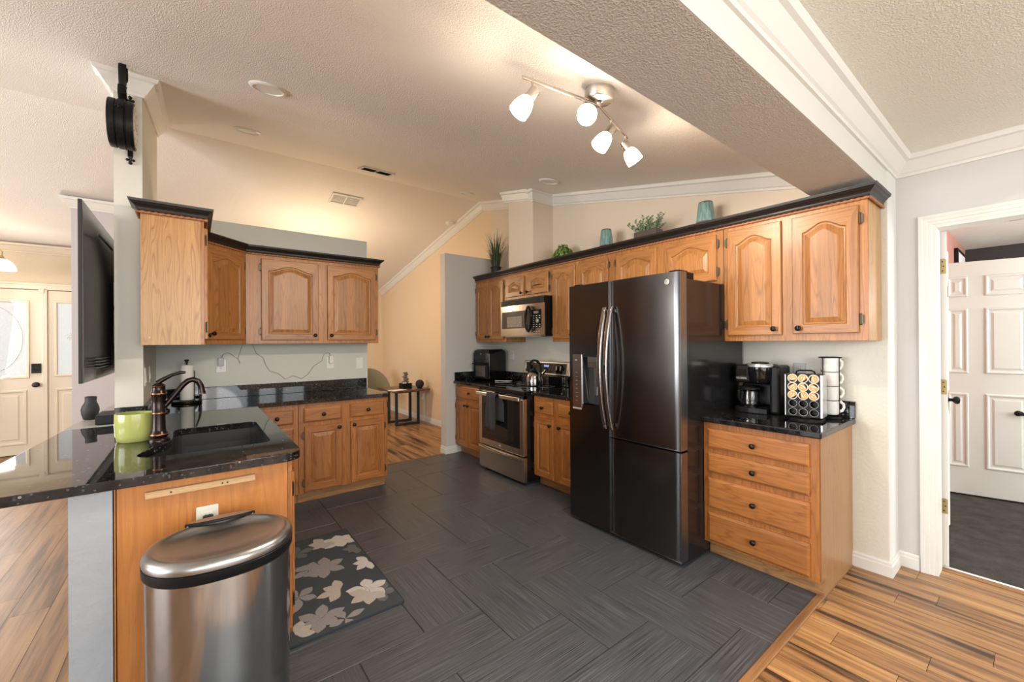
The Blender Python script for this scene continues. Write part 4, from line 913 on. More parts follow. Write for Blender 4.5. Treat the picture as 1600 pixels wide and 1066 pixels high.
for i, nm in enumerate(('lowest white mug in the wire mug rack', 'second white mug from the counter in the wire rack', 'third white mug from the counter in the wire rack', 'topmost white mug in the wire mug rack')):
    p = thing('mug', nm, 'mug', (MX, MY, ZTOP+.022+i*.0868), -.72+.05*i, 'white mugs in the wire rack')
    inst(MUG, 'mug_body', p, (0, 0, 0)); inst(MH, 'handle', p, (0, 0, 0))
# ================================================================== things around the sink
ZC2 = ZTOP+.0004
t = thing('faucet', 'oil rubbed bronze faucet with lever and curved spout by the sink', 'faucet', (-.138, 2.70, ZC2), 0)
mb = MB(); mb.lathe([(.043, 0), (.043, .006), (.038, .014), (.033, .018), (.038, .030), (.036, .036), (.0305, .044), (.0275, .060), (.0255, .12), (.0255, .133), (.0285, .136), (.0285, .141), (.0265, .144), (.0270, .20), (.030, .225), (.0315, .232), (.0315, .238), (.028, .242), (.0255, .270), (.027, .274), (.018, .283), (.006, .288)], 28, 0, True, mats=[0, 0, 0, 0, 1, 0, 0, 0, 0, 1, 1, 0, 0, 0, 0, 1, 0, 0, 1, 0, 0, 0])
mb.obj('body', ['oilbronze', 'copper'], t)
mb = MB(); mb.tube([(.018, 0, .165), (.035, .002, .185), (.07, .004, .235), (.095, .005, .272), (.115, .006, .290), (.135, .007, .296), (.155, .008, .285), (.167, .009, .262), (.171, .009, .235), (.172, .009, .222)], [.012, .0125, .013, .0135, .0135, .0135, .0135, .0135, .015, .017], 14)
mb.tube([(.172, .009, .222), (.172, .009, .217)], .0172, 14, 1); mb.obj('spout', ['oilbronze', 'copper'], t)
mb = MB(); mb.tube([(-.006, 0, .286), (.012, 0, .300), (.05, -.002, .323), (.085, -.004, .335), (.105, -.005, .334)], [.012, .011, .008, .0085, .006], 12, 0, True, .8); mb.obj('lever', 'oilbronze', t)
t = thing('planter_pot', 'lime green glazed pot with a torn paper label beside the faucet', 'pot', (-.236, 2.778, ZC2), -.65)
mb = MB(); mb.lathe([(.066, 0), (.070, .003), (.077, .03), (.080, .08), (.079, .135), (.0785, .138), (.074, .138), (.074, .08), (.070, .03), (.03, .012)], 40, 0, True, (0, 0, 0), 1.0, .82); mb.obj('body', 'green', t)
mb = MB(); pts = []
for k in range(9):
    a = PI-.05-.17*(k-4)/4; z = (.048, .055, .050, .058, .05, .052, .047, .055, .05)[k]; pts.append((.0798*math.cos(a)*1.004, .0798*.82*math.sin(a)*1.004, z))
mb.loops([[p for p in pts], [(x, y, .098+.012*math.sin(k*2)) for k, (x, y, z) in enumerate(pts)]], 0, 2, False, False, True, False); mb.obj('torn_label', 'label', t)
t = thing('paper_towel_holder', 'upright paper towel roll on a bronze holder in the counter corner', 'paper towel holder', (-.045, 4.262, ZC2), 0)
mb = MB(); mb.lathe([(.098, 0), (.100, .006), (.100, .016), (.094, .022), (.01, .024)], 36); mb.obj('base', 'oilbronze', t)
mb = MB(); mb.lathe([(.007, .02), (.007, .325), (.012, .330), (.008, .335), (.018, .345), (.012, .352), (.002, .354)], 16); mb.obj('pole', 'blackmat', t)
mb = MB(); mb.lathe([(.020, .026), (.043, .027), (.044, .03), (.044, .305), (.043, .308), (.020, .309)], 32, 0, True, (0, 0, 0), 1, 1, False); mb.loops([[(r*math.cos(2*PI*i/32), r*math.sin(2*PI*i/32), .309) for i in range(32)] for r in (.020, .0201)], 0, 2, False, False); mb.obj('paper_roll', 'paper', t)
mb = MB(); mb.tube([(.088, -.03, .018), (.090, -.03, .06), (.082, -.028, .12), (.062, -.024, .185), (.055, -.022, .20)], [.008, .009, .008, .006, .003], 10); mb.tube([(.05, .0, .02), (.05, .0, .26)], .0035, 8); mb.obj('tension_arm', 'blackmat', t)
o = MB().lathe([(.020, 0), (.020, .008), (.015, .016), (.006, .019), (.006, .024), (.001, .025)], 20).obj('counter_button', 'oilbronze'); o.location = (-.155, 3.84, ZC2); tag(o, 'small round bronze button on the granite behind the faucet', 'button')
# wall plates
def plate(name, label, cat, loc, rz, kind='outlet', group=None, w_=.072, h=.117, m='whiteplastic'):
    t = thing(name, label, cat, loc, rz, group)
    mb = MB(); mb.box((-w_/2, -.006, -h/2), (w_/2, -.0005, h/2)); mb.obj('plate', m, t, .003)
    if kind == 'outlet':
        for z in (.020, -.020):
            mb = MB(); mb.box((-.017, -.0075, z-.014), (.017, -.006, z+.014), 0)
            for x in (-.006, .006): mb.box((x-.001, -.0079, z-.001), (x+.001, -.0074, z+.007), 1)
            mb.tube([(0, -.0079, z-.007), (0, -.0074, z-.007)], .0022, 8, 1); mb.obj('socket', [m, 'slot'], t)
    else:
        mb = MB(); mb.prism([(-.016, -.006, -.033), (-.016, -.010, -.033), (-.016, -.0065, .033), (-.016, -.006, .033)], (.032, 0, 0)); mb.obj('rocker', m, t, .001)
    return t
plate('wall_outlet', 'white wall outlet with a plug adapter, nearer the paper towel roll', 'outlet', (.192, YB, 1.180), 0, 'outlet', 'outlets on the sage wall')
plate('wall_outlet', 'white wall outlet with a slim adapter, beside the rocker switch', 'outlet', (1.103, YB, 1.175), 0, 'outlet', 'outlets on the sage wall')
plate('light_switch', 'white rocker light switch near the open end of the sage wall', 'light switch', (1.396, YB, 1.160), 0, 'switch')
plate('light_switch', 'white switch plate on the pillar side nearer its front edge', 'light switch', (-.245, 3.47, 1.17), PI/2, 'switch', 'switch plates on the pillar side')
plate('light_switch', 'white switch plate on the pillar side nearer the corner', 'light switch', (-.245, 3.80, 1.17), PI/2, 'switch', 'switch plates on the pillar side')
plate('wall_outlet', 'wall outlet behind the coffee maker and pod rack', 'outlet', (XW, 1.005, 1.165), RX, 'outlet', None, .072, .117, 'greyplastic')
plate('wall_outlet', 'white wall outlet between air fryer and range', 'outlet', (XW, 4.13, 1.205), RX, 'outlet')
t = plate('wall_outlet', 'low white outlet with a plug on the yellow wall below the side table', 'outlet', (XW, 6.70, .42), RX, 'outlet')
mb = MB(); mb.box((-.016, -.035, -.05), (.016, -.0085, -.004)); mb.obj('plug', 'whiteplastic', t, .004)
plate('wall_outlet', 'pale outlet on the orange oak panel behind the stainless bin', 'outlet', (.041, 2.0558, .672), 0, 'outlet', None, .072, .117, 'almond')
t = thing('power_plug', 'black plug in the outlet behind the stainless bin', 'plug', (.043, 2.0476, .682), 0)
mb = MB(); mb.box((-.017, -.028, -.014), (.017, -.0005, .016)); mb.obj('body', 'black', t, .005); mb = MB(); mb.tube([(0, -.02, -.012), (0, -.022, -.05), (.01, -.012, -.15), (.012, -.008, -.60)], .004, 8); mb.obj('cord', 'black', t)
def adapter(label, x, z0, z1, cord, w_=.042):
    t = thing('power_adapter', label, 'power adapter', (x, YB-.0085, 0), 0, 'adapters with grey cables')
    mb = MB(); mb.box((-w_/2, -.034, z0), (w_/2, 0, z1)); mb.obj('body', 'greyplastic' if w_ > .04 else 'whiteplastic', t, .004)
    for c in cord:
        mb = MB(); P = [(px-x, .0085-.006-(.022 if i == 0 and c is cord[0] else 0), pz) for i, (px, pz) in enumerate(c)]; mb.tube(P, .0028, 6); mb.obj('cable', 'wire', t)
adapter('grey plug adapter with a looping cable near the paper towel roll', .190, 1.178, 1.252, [[(.193, 1.252), (.208, 1.280), (.237, 1.295), (.263, 1.285), (.289, 1.260), (.318, 1.239), (.333, 1.198)], [(.353, 1.372), (.33, 1.288), (.318, 1.239)]])
adapter('white plug adapter with a long drooping cable beside the rocker switch', 1.106, 1.172, 1.248, [[(1.102, 1.248), (1.095, 1.272), (1.078, 1.277), (1.045, 1.262), (1.030, 1.225), (1.026, 1.197), (.946, 1.145), (.896, 1.068), (.837, 1.029), (.763, 1.061), (.694, 1.033), (.635, 1.091), (.569, 1.114), (.533, 1.172), (.513, 1.242), (.458, 1.285), (.427, 1.372)]], .038)
# cleat under the counter, bin, rug
t = thing('wood_cleat', 'raw pine strip screwed to the orange oak panel under the counter', 'wood strip', (-.145, 2.0556, .803), 0)
MB().box((0, -.020, 0), (.348, 0, .024), 0, 0).obj('strip', 'oak_raw', t, .001)
for x in (.075, .235, .252): s_ = MB().lathe([(.0035, 0), (.0035, .0012)], 10).obj('screw', 'slot', t); s_.location = (x, -.020, .012); s_.rotation_euler = (PI/2, 0, 0)
t = thing('trash_can', 'tall oval stainless trash can with a dished lid by the sink panel', 'trash can', (.078, 1.775, 0), -.02)
def oval(rx, fy, by, z, n=56): return [(rx*math.copysign(abs(math.cos(a))**.86, math.cos(a)), (by if math.sin(a) > 0 else fy)*math.copysign(abs(math.sin(a))**.92, math.sin(a)), z) for a in [2*PI*i/n for i in range(n)]]
mb = MB(); mb.loops([oval(.203, .182, .165, 0), oval(.205, .184, .167, .05)], 1, 2, True, False, True); mb.obj('foot', ['black', 'black'], t)
mb = MB(); mb.loops([oval(.203, .182, .166, .05), oval(.209, .188, .170, .642)], 0, 2, False, True, True); mb.obj('body', 'steel_bin', t)
mb = MB(); mb.loops([oval(.210, .189, .171, .635), oval(.215, .194, .176, .642), oval(.216, .195, .177, .668), oval(.21, .19, .172, .672)], 0, 2, True, True, True); mb.obj('rim_band', 'black', t)
mb = MB(); mb.loops([oval(.214, .193, .175, .6725), oval(.216, .195, .177, .684), oval(.210, .190, .172, .698), oval(.196, .176, .159, .706), oval(.186, .165, .152, .7055), oval(.176, .145, .145, .700), oval(.155, .10, .130, .688), oval(.115, .06, .105, .682), oval(.06, .03, .06, .681)], 0, 2, True, True, True); mb.obj('lid', 'steel_lid', t)
mb = MB(); pts = [(-.105, .150), (.105, .150), (.085, .190), (.0, .198), (-.085, .190)]; mb.prism([(x, y, .700) for x, y in pts], (0, 0, .012)); mb.obj('hinge_cover', 'steel_lid', t, .004)
mb = MB(); mb.tube([(-.108, .158, .708), (-.07, .143, .710), (0, .137, .711), (.07, .143, .710), (.108, .158, .708)], .006, 8, 0, True, .8); mb.obj('hinge_bumper', 'black', t)
t = thing('kitchen_rug', 'slate grey rug with pale leaves in front of the sink cabinet', 'rug', (.605, 2.625, 0), 0)
mb = MB(); rx, ry = .278, .545
def rr_(hx, hy, r, z): return [(x, y, z) for x, y in arc(hx-r, hy-r, r, 0, PI/2, 4)+arc(-hx+r, hy-r, r, PI/2, PI, 4)+arc(-hx+r, -hy+r, r, PI, 1.5*PI, 4)+arc(hx-r, -hy+r, r, 1.5*PI, 2*PI, 4)]
mb.loops([rr_(rx, ry, .02, .0006), rr_(rx, ry, .02, .007), rr_(rx-.006, ry-.006, .018, .010)], 1, 2, True, False); mb.poly(rr_(rx-.006, ry-.006, .018, .010), 0)
def leaf(cx, cy, L, w_, ang, mi, k, sy=1):
    pts = []
    for i in range(11): s = i/10; pts.append((L*s, w_*math.sin(PI*s**1.25)*(1+.05*math.sin(9*s+k))))
    for i in range(9, 0, -1): s = i/10; pts.append((L*s, -w_*math.sin(PI*s**1.15)*(1+.05*math.sin(11*s+k))))
    q = [(cx+x*math.cos(ang)-y*math.sin(ang), cy+x*math.sin(ang)+y*math.cos(ang)) for x, y in pts]
    if any(abs(x) > rx-.012 or abs(y) > ry-.012 for x, y in q): q = [(max(-rx+.012, min(rx-.012, x)), max(-ry+.012, min(ry-.012, y))) for x, y in q]
    mb.poly([(x, y, .0102+.0001*k) for x, y in q], mi)
def flower(x, y, mi, n, L, w_, a0, spread=2*PI, k0=0):
    for i in range(n): leaf(x-.605, y-2.625, L*random.uniform(.8, 1.1), w_*.86, a0+spread*i/max(1, n-(spread < 6)), mi, k0+i)
random.seed(11)
flower(.623, 2.695, 3, 6, .135, .040, .3, 2*PI, 1); flower(.545, 2.72, 3, 5, .11, .033, 1.1, 2*PI, 8)
flower(.79, 2.99, 4, 6, .12, .042, .5, 2*PI, 2); flower(.70, 3.02, 2, 5, .10, .036, 2.0, 3.4, 9)
flower(.80, 2.24, 5, 5, .11, .034, .9, 2*PI, 3); flower(.765, 2.31, 4, 5, .115, .04, .2, 2*PI, 12); flower(.76, 2.27, 2, 4, .12, .038, 2.6, 2.6, 20)
flower(.49, 2.20, 3, 6, .115, .036, .2, 2*PI, 4); flower(.64, 2.40, 2, 4, .125, .033, 1.6, 2.4, 5); flower(.86, 2.60, 4, 4, .10, .030, 2.0, 2.6, 6)
flower(.44, 2.46, 3, 5, .12, .034, -.6, 2*PI, 7); flower(.37, 2.16, 2, 3, .10, .03, -.5, 1.6, 10); flower(.59, 2.13, 3, 4, .10, .026, .2, 2*PI, 15); flower(.52, 2.97, 5, 5, .11, .034, .2, 2*PI, 16); flower(.40, 2.82, 5, 5, .11, .034, .8, 2*PI, 17); flower(.855, 2.82, 5, 4, .09, .028, 2.1, 2.4, 22)
mb.obj('pile', ['rug', 'rugedge', 'rl1', 'rl2', 'rl3', 'rl4'], t)
random.seed(5)

# ================================================================== living side: television, console, vase, box, clock
t = thing('media_console', 'low grey topped ledge console along the wall under the television', 'console', (0, 0, 0), 0)
mb = MB(); pl_ = [(-.583, 3.402), (-.470, 5.2), (-.376, 5.2), (-.376, 3.402)]
mb.prism([(x, y, .865) for x, y in pl_], (0, 0, .032)); mb.obj('top', 'console', t, .002)
mb = MB(); mb.prism([(x+(.02 if x < -.4 else 0), y, 0) for x, y in pl_], (0, 0, .865)); mb.obj('body', 'console', t)
t = thing('television', 'large black flat television seen from behind on its wall mount', 'television', (-.45, 3.04, 1.175), 0)
mb = MB(); Ltv, Htv = 1.66, .955; n = 16; rings = []
for i in range(n+1):
    s = i/n; y = Ltv*s; b = .045*min(1, math.sin(PI*s)*1.6); dz = -.0+.055*0
    rings.append([(-.004, y, 0), (b*.55, y, .010), (b, y, .09), (b, y, Htv*.62), (b*.4, y, Htv*.9), (-.004, y, Htv)])
mb.loops(rings, 0, 2, True, True, True); mb.obj('back_shell', 'tv', t)
mb = MB(); mb.box((-.020, 0, 0), (-.0042, Ltv, Htv)); sc_ = mb.obj('screen_panel', 'blackmat', t, .003)
MB().box((-.021, .012, .014), (-.0195, Ltv-.012, Htv-.012)).obj('screen', 'blackgloss', sc_)
mb = MB()
for q in range(4): mb.box((.030, .10, .075+q*.016), (.052, .50, .081+q*.016))
mb.box((.038, .12, .80), (.046, .60, .808)); mb.obj('vent_slot', 'slot', t)
mb = MB(); mb.box((.03, .62, .20), (.049, .66, .42)); mb.box((.03, .62, .45), (.049, .66, .60)); mb.obj('port_strip', 'greyplastic', t, .002)
mb = MB(); mb.box((.04, .70, .35), (.0765, .95, .60)); mb.box((.072, .60, .30), (.0765, 1.05, .66)); mb.obj('wall_mount', 'blackmat', t)
mb = MB(); mb.tube([(.05, .64, .20), (.054, .645, .10), (.052, .66, 0), (.050, .70, -.07), (.055, .80, -.13), (.06, .9, -.2)], .0045, 8); mb.obj('power_cord', 'black', t)
o = MB().lathe([(.026, 0), (.030, .004), (.040, .035), (.044, .062), (.040, .085), (.030, .108), (.027, .118), (.029, .145), (.024, .147), (.022, .118)], 26).obj('vase', 'blackmat'); o.location = (-.528, 3.74, .8972); o.rotation_euler = (.03, .05, 0); tag(o, 'small black vase standing beside the black box below the television', 'vase')
t = thing('media_box', 'flat black media box below the television beside the vase', 'media box', (-.463, 3.43, .8972), 0)
MB().box((0, 0, .004), (.085, .24, .056)).obj('case', 'black', t, .003); MB().box((.008, .01, 0), (.08, .23, .004)).obj('foot', 'blackmat', t)
t = thing('wall_clock', 'black double sided station clock on a scrolled bracket', 'clock', (-.312, 3.17, 2.612), 0)
mb = MB(); mb.M = rotm('Y', PI/2); mb.lathe([(r_*.89, z_*.80) for r_, z_ in ((.128, -.068), (.142, -.066), (.145, -.060), (.145, -.030), (.140, -.026), (.140, -.022), (.147, -.018), (.147, .018), (.140, .022), (.140, .026), (.145, .030), (.145, .060), (.142, .066), (.128, .068))], 44); mb.obj('drum', 'black', t)
for s in (-1, 1):
    mb = MB(); mb.M = rotm('Y', PI/2); mb.lathe([(.112, .0548*s), (.112, .0554*s)], 40); f = mb.obj('dial', 'clockface', t)
    mb = MB(); mb.box((.0556*s, -.004, -.01), (.0561*s, .004, .072)); mb.box((.0556*s, -.01, -.004), (.0561*s, .055, .004))
    for q in range(12):
        a = q*PI/6; mb.M = rotm('X', a); mb.box((.0555*s, -.003, .084), (.0560*s, .003, .102))
    mb.obj('hands', 'black', f)
mb = MB(); mb.box((.002, .205, -.10), (.026, .2195, .22))
for z, s in ((.22, 1), (-.10, -1)):
    mb.tube([(.014, .212, z), (.014, .212, z+.03*s)], [.010, .005], 8); mb.sphere((.014, .212, z+.038*s), .010, 10, 6); mb.sphere((0, .212, z+.02*s), .008, 8, 5); mb.sphere((.028, .212, z+.02*s), .008, 8, 5)
mb.tube([(0, .21, .15), (0, .16, .165), (0, .08, .15), (0, .0, .135)], .008, 8); mb.tube([(0, .21, .0), (0, .125, .0)], .012, 8); mb.tube([(0, .21, -.04), (0, .16, -.045), (0, .085, -.09)], .006, 8)
mb.obj('wall_bracket', 'black', t)
mb = MB(); P = [(0, .02, .125), (0, -.03, .165), (0, -.02, .215), (0, .02, .235), (0, .01, .27)]
for i in range(26):
    s = i/25; a = PI+s*3.6*PI*.5; r = .055-.030*s; P.append((0, .055+r*math.cos(a), .315+r*1.25*math.sin(-a)))
mb.tube(P, .017, 8, 0, True, .32, (1, 0, 0)); mb.tube([(0, .06, .12), (0, .09, .17), (0, .05, .225), (0, .09, .26)], .013, 8, 0, True, .35, (1, 0, 0))
for q in range(6): mb.sphere((0, .035+.01*math.sin(q*2), .17+q*.022), .009, 8, 5)
mb.box((-.014, -.02, .124), (.014, .02, .142)); mb.obj('scroll_arm', 'black', t)
mb = MB(); mb.M = Matrix(); mb.sphere((.0, -.122, .05), .010, 10, 6); mb.tube([(-.02, -.120, .045), (0, -.132, .055), (.02, -.120, .048)], .004, 6); mb.obj('latch', 'black', t)

# ================================================================== ceiling fittings
def on_roof(x, y, far=False): return (x, y, roof(y))
TN, TF = math.atan(.215), -math.atan(.21)
def disc(label, x, y, r, tilt):
    t = thing('recessed_light', label, 'recessed light', (x, y, roof(y)), 0, 'white recessed lights in the vaulted ceiling'); t.rotation_euler = (tilt, 0, 0)
    MB().lathe([(r, 0), (r, -.004), (r*.93, -.010), (r*.80, -.012), (r*.78, -.007)], 36, 0, True, (0, 0, 0), 1, 1, False).obj('trim_ring', 'white', t)
    MB().lathe([(.001, -.0075), (r*.79, -.0070)], 36, 0, True, (0, 0, 0), 1, 1, False).obj('lens', 'whiteplastic', t)
disc('white recessed ceiling light nearest the camera, in front of the dark vent', .353, 2.787, .098, TN)
disc('white recessed ceiling light close to the clock pillar and ridge', .363, 4.05, .098, TN)
disc('white recessed ceiling light near the ridge by the boxed column', 2.684, 4.365, .085, TN)
disc('white recessed ceiling light in front of the boxed column', 2.664, 2.863, .098, TN)
def vent(label, x, y, w_, d, tilt, m, slat):
    t = thing('ceiling_vent', label, 'air vent', (x, y, roof(y)), 0); t.rotation_euler = (tilt, 0, 0)
    mb = MB(); 
    for a, b in (((-w_/2, -d/2), (w_/2, -d/2+.022)), ((-w_/2, d/2-.022), (w_/2, d/2)), ((-w_/2, -d/2), (-w_/2+.022, d/2)), ((w_/2-.022, -d/2), (w_/2, d/2)), ((-.006, -d/2), (.006, d/2))): mb.box((*a, -.012), (*b, -.0005))
    mb.obj('frame', 'white', t, .002); MB().box((-w_/2+.02, -d/2+.02, -.004), (w_/2-.02, d/2-.02, -.001)).obj('backing', m, t)
    mb = MB()
    for k in range(6):
        yy = -d/2+.03+k*(d-.06)/5
        for a, b in ((-w_/2+.022, -.006), (.006, w_/2-.022)): mb.prism([(a, yy-.006, -.011), (a, yy+.006, -.005), (a, yy+.006, -.004), (a, yy-.006, -.010)], (b-a, 0, 0))
    mb.obj('slat', slat, t)
vent('dark slatted ceiling vent beside the ridge', 1.561, 4.375, .34, .19, TN, 'slot', 'hinge')
vent('white slatted ceiling vent on the slope beyond the ridge', 1.518, 5.363, .36, .24, TF, 'white', 'white')
t = thing('smoke_detector', 'small round smoke detector on the far ceiling slope', 'smoke detector', (3.03, 5.426, roof(5.426)), 0); t.rotation_euler = (TF, 0, 0)
MB().lathe([(.062, 0), (.062, -.014), (.05, -.026), (.02, -.032), (.001, -.032)], 26, 0, True, (0, 0, 0), 1, 1, False).obj('body', 'ceil2', t)
mb = MB(); mb.box((-.20, -.13, -.010), (.20, .13, -.0005)); o = mb.obj('ceiling_vent', 'white', None, .003); o.location = (5.62, .10, 2.44); tag(o, 'white vent in the bedroom ceiling', 'air vent')
mb = MB()
for k in range(11): mb.box((-.17+k*.032, -.10, -.0115), (-.158+k*.032, .10, -.0095))
mb.obj('slat', 'slot', o)
# track light
t = thing('track_light', 'satin nickel track light with four frosted glass heads', 'track light', (1.50, 1.262, roof(1.262)), 0)
mb = MB(); mb.lathe([(.068, 0), (.068, -.046), (.064, -.052), (.020, -.054), (.012, -.060), (.012, -.070), (.001, -.070)], 36, 0, True, (0, 0, 0), 1, 1, False); cn = mb.obj('canopy', 'chrome', t); cn.rotation_euler = (TN*.6, 0, 0)
RZ = -.066
A, B, Cc = Vector((-.41, .068, RZ)), Vector((0, .012, RZ)), Vector((.37, .123, RZ))
mb = MB(); mb.tube([A, B, Cc], .0085, 10, 0, True, .55); mb.obj('rail', 'chrome', t)
HEADS = [(A.lerp(B, .12), Vector((-.50, .34, -.80))), (A.lerp(B, .80), Vector((-.52, -.62, -.58))), (B.lerp(Cc, .40), Vector((-.48, .36, -.80))), (B.lerp(Cc, .90), Vector((.46, -.30, -.83)))]
for p, d in HEADS:
    d.normalize(); piv = p+Vector((0, 0, -.056)); h = bpy.data.objects.new('lamp_head', None); COL.objects.link(h); h.parent = t; h.location = piv
    mb = MB(); mb.tube([(0, 0, .056), (0, 0, 0)], .0048, 8); mb.obj('stem', 'chrome', h)
    q = d.to_track_quat('Z', 'Y').to_matrix().to_4x4()
    mb = MB(); mb.M = q; mb.lathe([(.012, -.022), (.022, -.020), (.024, -.014), (.024, .028), (.022, .030)], 22); mb.obj('socket_cup', 'chrome', h)
    mb = MB(); mb.M = q; mb.lathe([(.022, .029), (.030, .036), (.038, .055), (.0425, .080), (.043, .104), (.041, .104), (.036, .06), (.020, .036)], 26, 0, True, (0, 0, 0), 1, 1, False); mb.obj('glass_shade', 'opal', h)
    wp = Vector(t.location)+piv+d*.135; spot('track_bulb_light', wp, d, 26, (1, .84, .66)); point('track_glow_light', Vector(t.location)+piv+d*.12, 5.5, (1, .82, .62), .03)
# entry lamp
t = thing('entry_chandelier', 'brass lamp arm with a white glass shade hanging before the entry', 'chandelier', (-1.735, 7.30, 0), 0)
MB().lathe([(.112, 2.235), (.108, 2.27), (.088, 2.315), (.055, 2.348), (.028, 2.362), (.024, 2.362), (.05, 2.34), (.10, 2.25)], 30, 0, True, (0, 0, 0), 1, 1, False).obj('glass_shade', 'opal', t)
mb = MB(); mb.lathe([(.034, 2.358), (.028, 2.375), (.012, 2.395), (.008, 2.402)], 16); mb.tube([(0, 0, 2.40), (.004, 0, 2.44), (-.02, 0, 2.485), (-.07, 0, 2.495), (-.16, 0, 2.45), (-.28, 0, 2.42)], .006, 8); mb.tube([(-.28, 0, 2.38), (-.28, 0, roof(7.3))], .010, 8); mb.lathe([(.02, 2.34), (.04, 2.38), (.035, 2.43), (.01, 2.46)], 16, 0, True, (-.28, 0, 0)); mb.lathe([(.055, roof(7.3)-.03), (.06, roof(7.3))], 20, 0, True, (-.28, 0, 0)); mb.obj('arm', 'brass', t)

# ================================================================== on top of the wall cabinets
ZD = ZT+.0005
def blade(mb, base, az, L, w_, bend, mi=0):
    n = 7; rings = []; d = Vector((math.cos(az), math.sin(az), 0)); sd = Vector((-d.y, d.x, 0))
    for i in range(n+1):
        s = i/n; lean = bend*s*s; p = Vector(base)+d*(L*(.10*s+lean*.55))+Vector((0, 0, L*(s-.35*lean*s))); ww = w_*(1-s**1.6)+.0004
        rings.append((p-sd*ww, p+sd*ww))
    for a, b in zip(rings, rings[1:]): mb.poly((a[0], a[1], b[1], b[0]), mi)
t = thing('grass_plant', 'tall spiky grass plant in a black pot at the cabinet end', 'plant', (3.02, 4.235, ZD), 0)
MB().lathe([(.050, 0), (.056, .01), (.062, .06), (.060, .13), (.066, .150), (.070, .158), (.066, .166), (.060, .160), (.055, .14), (.001, .138)], 26).obj('pot', 'blackmat', t)
mb = MB()
for k in range(150): a = random.uniform(0, 2*PI); r = random.uniform(0, .045); blade(mb, (r*math.cos(a), r*math.sin(a), .135), a+random.uniform(-.6, .6), random.uniform(.22, .48) if k % 7 else .50, .0042, random.uniform(.05, .75)*(.5+r/.045*.7))
for v in mb.v:
    if v.y < -.40: v.y = -.40
    v.x = min(v.x, .165)
mb.obj('blades', 'leaf', t)
def leafy(mb, n, rx_, ry_, z0, z1, sz, mi=0):
    for k in range(n):
        a = random.uniform(0, 2*PI); s = math.sqrt(random.random()); c = Vector((rx_*s*math.cos(a), ry_*s*math.sin(a), z0+(z1-z0)*(1-s*s*.8)*random.uniform(.35, 1)))
        nn = Vector((math.cos(a)*s+random.uniform(-.5, .5), math.sin(a)*s+random.uniform(-.5, .5), random.uniform(.2, 1.2))).normalized(); q = nn.to_track_quat('Z', 'Y').to_matrix(); L = sz*random.uniform(.7, 1.3)
        mb.poly([c+q @ Vector(p)*L for p in ((0, -.5, 0), (.22, -.15, .05), (.26, .15, .05), (0, .5, 0), (-.26, .15, .05), (-.22, -.15, .05))], mi)
t = thing('leafy_plant', 'small bright green leafy plant in a low dark bowl on the cabinets', 'plant', (3.0, 3.02, ZD), 0)
MB().lathe([(.05, 0), (.07, .02), (.078, .075), (.074, .078), (.06, .06), (.001, .06)], 24).obj('bowl', 'clay', t)
mb = MB(); leafy(mb, 330, .115, .12, .06, .215, .042); mb.obj('leaves', 'leaf2', t)
def teal_vase(label, y, k):
    t = thing('ceramic_vase', label, 'vase', (3.0, y, ZD), 0, 'teal vases on top of the cabinets')
    MB().lathe([(.070*k, 0), (.072*k, .004), (.068*k, .085), (.066*k, .095)], 30, 0, True, (0, 0, 0), 1, 1, False).obj('base_band', 'clay', t)
    MB().lathe([(.066*k, .095), (.064*k, .11), (.050*k, .235), (.047*k, .242), (.043*k, .238), (.05*k, .12)], 30, 0, True, (0, 0, 0), 1, 1, False, [0, 0, 1, 1, 1]).obj('glazed_body', ['teal', 'rim'], t)
teal_vase('teal glazed tapered vase between the leafy plant and the succulent box', 2.462, .94); teal_vase('teal glazed tapered vase nearest the beam, past the succulent box', 1.535, 1.0)
t = thing('succulent_planter', 'dark box planter of pale green succulents between the teal vases', 'plant', (2.98, 2.01, ZD), 0)
mb = MB(); mb.box((-.05, -.105, 0), (.05, .105, .13)); mb.obj('box', 'clay', t, .004)
mb = MB(); 
for k in range(34):
    a = random.uniform(0, 2*PI); b0 = Vector((random.uniform(-.04, .04), random.uniform(-.09, .09), .12)); tip = b0+Vector((random.uniform(-.05, .05), b0.y*.75+random.uniform(-.03, .03), random.uniform(.04, .12))); mb.tube([b0, tip], .002, 5)
    for s in range(7):
        c = b0.lerp(tip, .25+.75*s/6)
        for sg in (-1, 1):
            d = Vector((math.cos(a+s*1.2)*sg, math.sin(a+s*1.2)*sg, .5)).normalized(); q = d.to_track_quat('Y', 'Z').to_matrix(); mb.poly([c+q @ Vector(p) for p in ((0, 0, 0), (.008, .009, .002), (.007, .019, .003), (0, .024, .002), (-.007, .019, .003), (-.008, .009, .002))], 0)
mb.obj('succulents', 'leaf3', t)

# ================================================================== dining corner
t = thing('side_table', 'low walnut topped table on square black frame legs', 'table', (2.80, 6.66, 0), 0)
MB().box((-.30, -.36, .572), (.33, .36, .604), 0, 1).obj('tabletop', 'tabletop', t, .006)
for y in (-.13, .20):
    mb = MB(); a, b, c, z = -.185, .235, .022, .572
    mb.box((a, y-c, 0), (a+.035, y+c, z)); mb.box((b-.035, y-c, 0), (b, y+c, z)); mb.box((a+.035, y-c, 0), (b-.035, y+c, .035)); mb.box((a+.035, y-c, z-.035), (b-.035, y+c, z)); mb.obj('frame_leg', 'blackmat', t, .002)
o = MB().box((-.13, -.085, 0), (.13, .085, .003)).obj('paper_stack', 'paper'); o.location = (2.60, 6.40, .6045); o.rotation_euler = (0, 0, .25); tag(o, 'white papers lying on the near edge of the walnut table', 'papers')
t = thing('stone_fountain', 'small tabletop fountain of stacked grey stones on the walnut table', 'tabletop fountain', (2.83, 6.62, .6045), 0)
MB().box((-.085, -.075, 0), (.085, .075, .085)).obj('basin', 'black', t, .006)
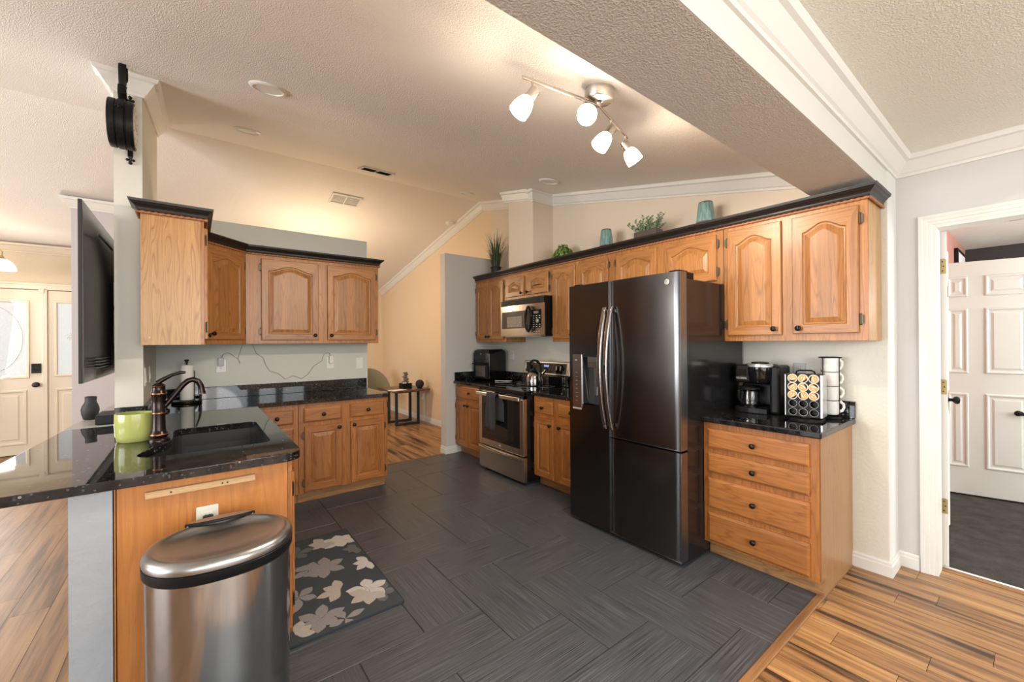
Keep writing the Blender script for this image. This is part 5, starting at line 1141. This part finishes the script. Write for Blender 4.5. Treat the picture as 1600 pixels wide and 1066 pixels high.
for (x, y, z, a, b, h) in ((0, 0, .105, .062, .05, .024), (.012, 0, .150, .048, .042, .024), (-.008, 0, .190, .046, .04, .020), (.010, 0, .228, .040, .034, .020), (-.002, 0, .258, .045, .036, .013)):
    mb = MB(); mb.lathe([(max(.002, math.sin(PI*k/10)), -math.cos(PI*k/10)) for k in range(11)], 18); s_ = mb.obj('stone', 'stone', t); s_.scale = (a, b, h); s_.location = (x, y, z)
for (x, y) in ((-.05, -.04), (.05, -.05), (-.02, -.055), (.03, -.02)): s_ = MB().sphere((0, 0, 0), .016, 12, 8, 0, .7).obj('pebble', 'label', t); s_.location = (x, y, .088)
t = thing('smart_speaker', 'round dark fabric speaker on the walnut table beside the fountain', 'speaker', (3.02, 6.47, .6045), 0)
mb = MB(); mb.sphere((0, 0, .070), .071, 28, 18); mb.obj('body', 'speaker', t); MB().lathe([(.04, 0), (.042, .010)], 20).obj('base', 'black', t)
t = thing('accent_chair', 'olive velvet bucket chair behind the walnut table', 'chair', (2.58, 7.42, 0), .35)
rings = []
for j in range(13):
    s = j/12; row = []
    for i in range(17):
        a = -1.9+3.8*i/16; hh = .90-.42*(abs(a)/1.9)**2.6; z = .44+(hh-.44)*s; r = .25+.045*s; row.append((r*1.05*math.sin(a), -.02+r*math.cos(a), z))
    rings.append(row)
mb = MB(); mb.loops(rings, 0, 2, False, False, True, False); b_ = mb.obj('backrest', 'velvet', t); sd = b_.modifiers.new('thick', 'SOLIDIFY'); sd.thickness = .045; sd.offset = -1
MB().lathe([(.20, .38), (.25, .40), (.262, .44), (.24, .475), (.1, .485), (.001, .485)], 28).obj('seat', 'velvet', t)
for (x, y) in ((-.17, -.17), (.17, -.17), (-.17, .17), (.17, .17)): mb = MB(); mb.tube([(x*.8, y*.8, .39), (x*1.15, y*1.15, 0)], [.016, .010], 10); mb.obj('leg', 'blackmat', t)
# bedroom picture
t = thing('picture_frame', 'black framed picture on the salmon bedroom wall', 'picture', (6.62, .589, 2.20), 0)
mb = MB(); mb.box((-.30, -.03, -.26), (.30, 0, .13)); mb.obj('frame', 'black', t, .003); MB().box((-.26, -.032, -.22), (.26, -.0302, .09)).obj('print', 'label', t)
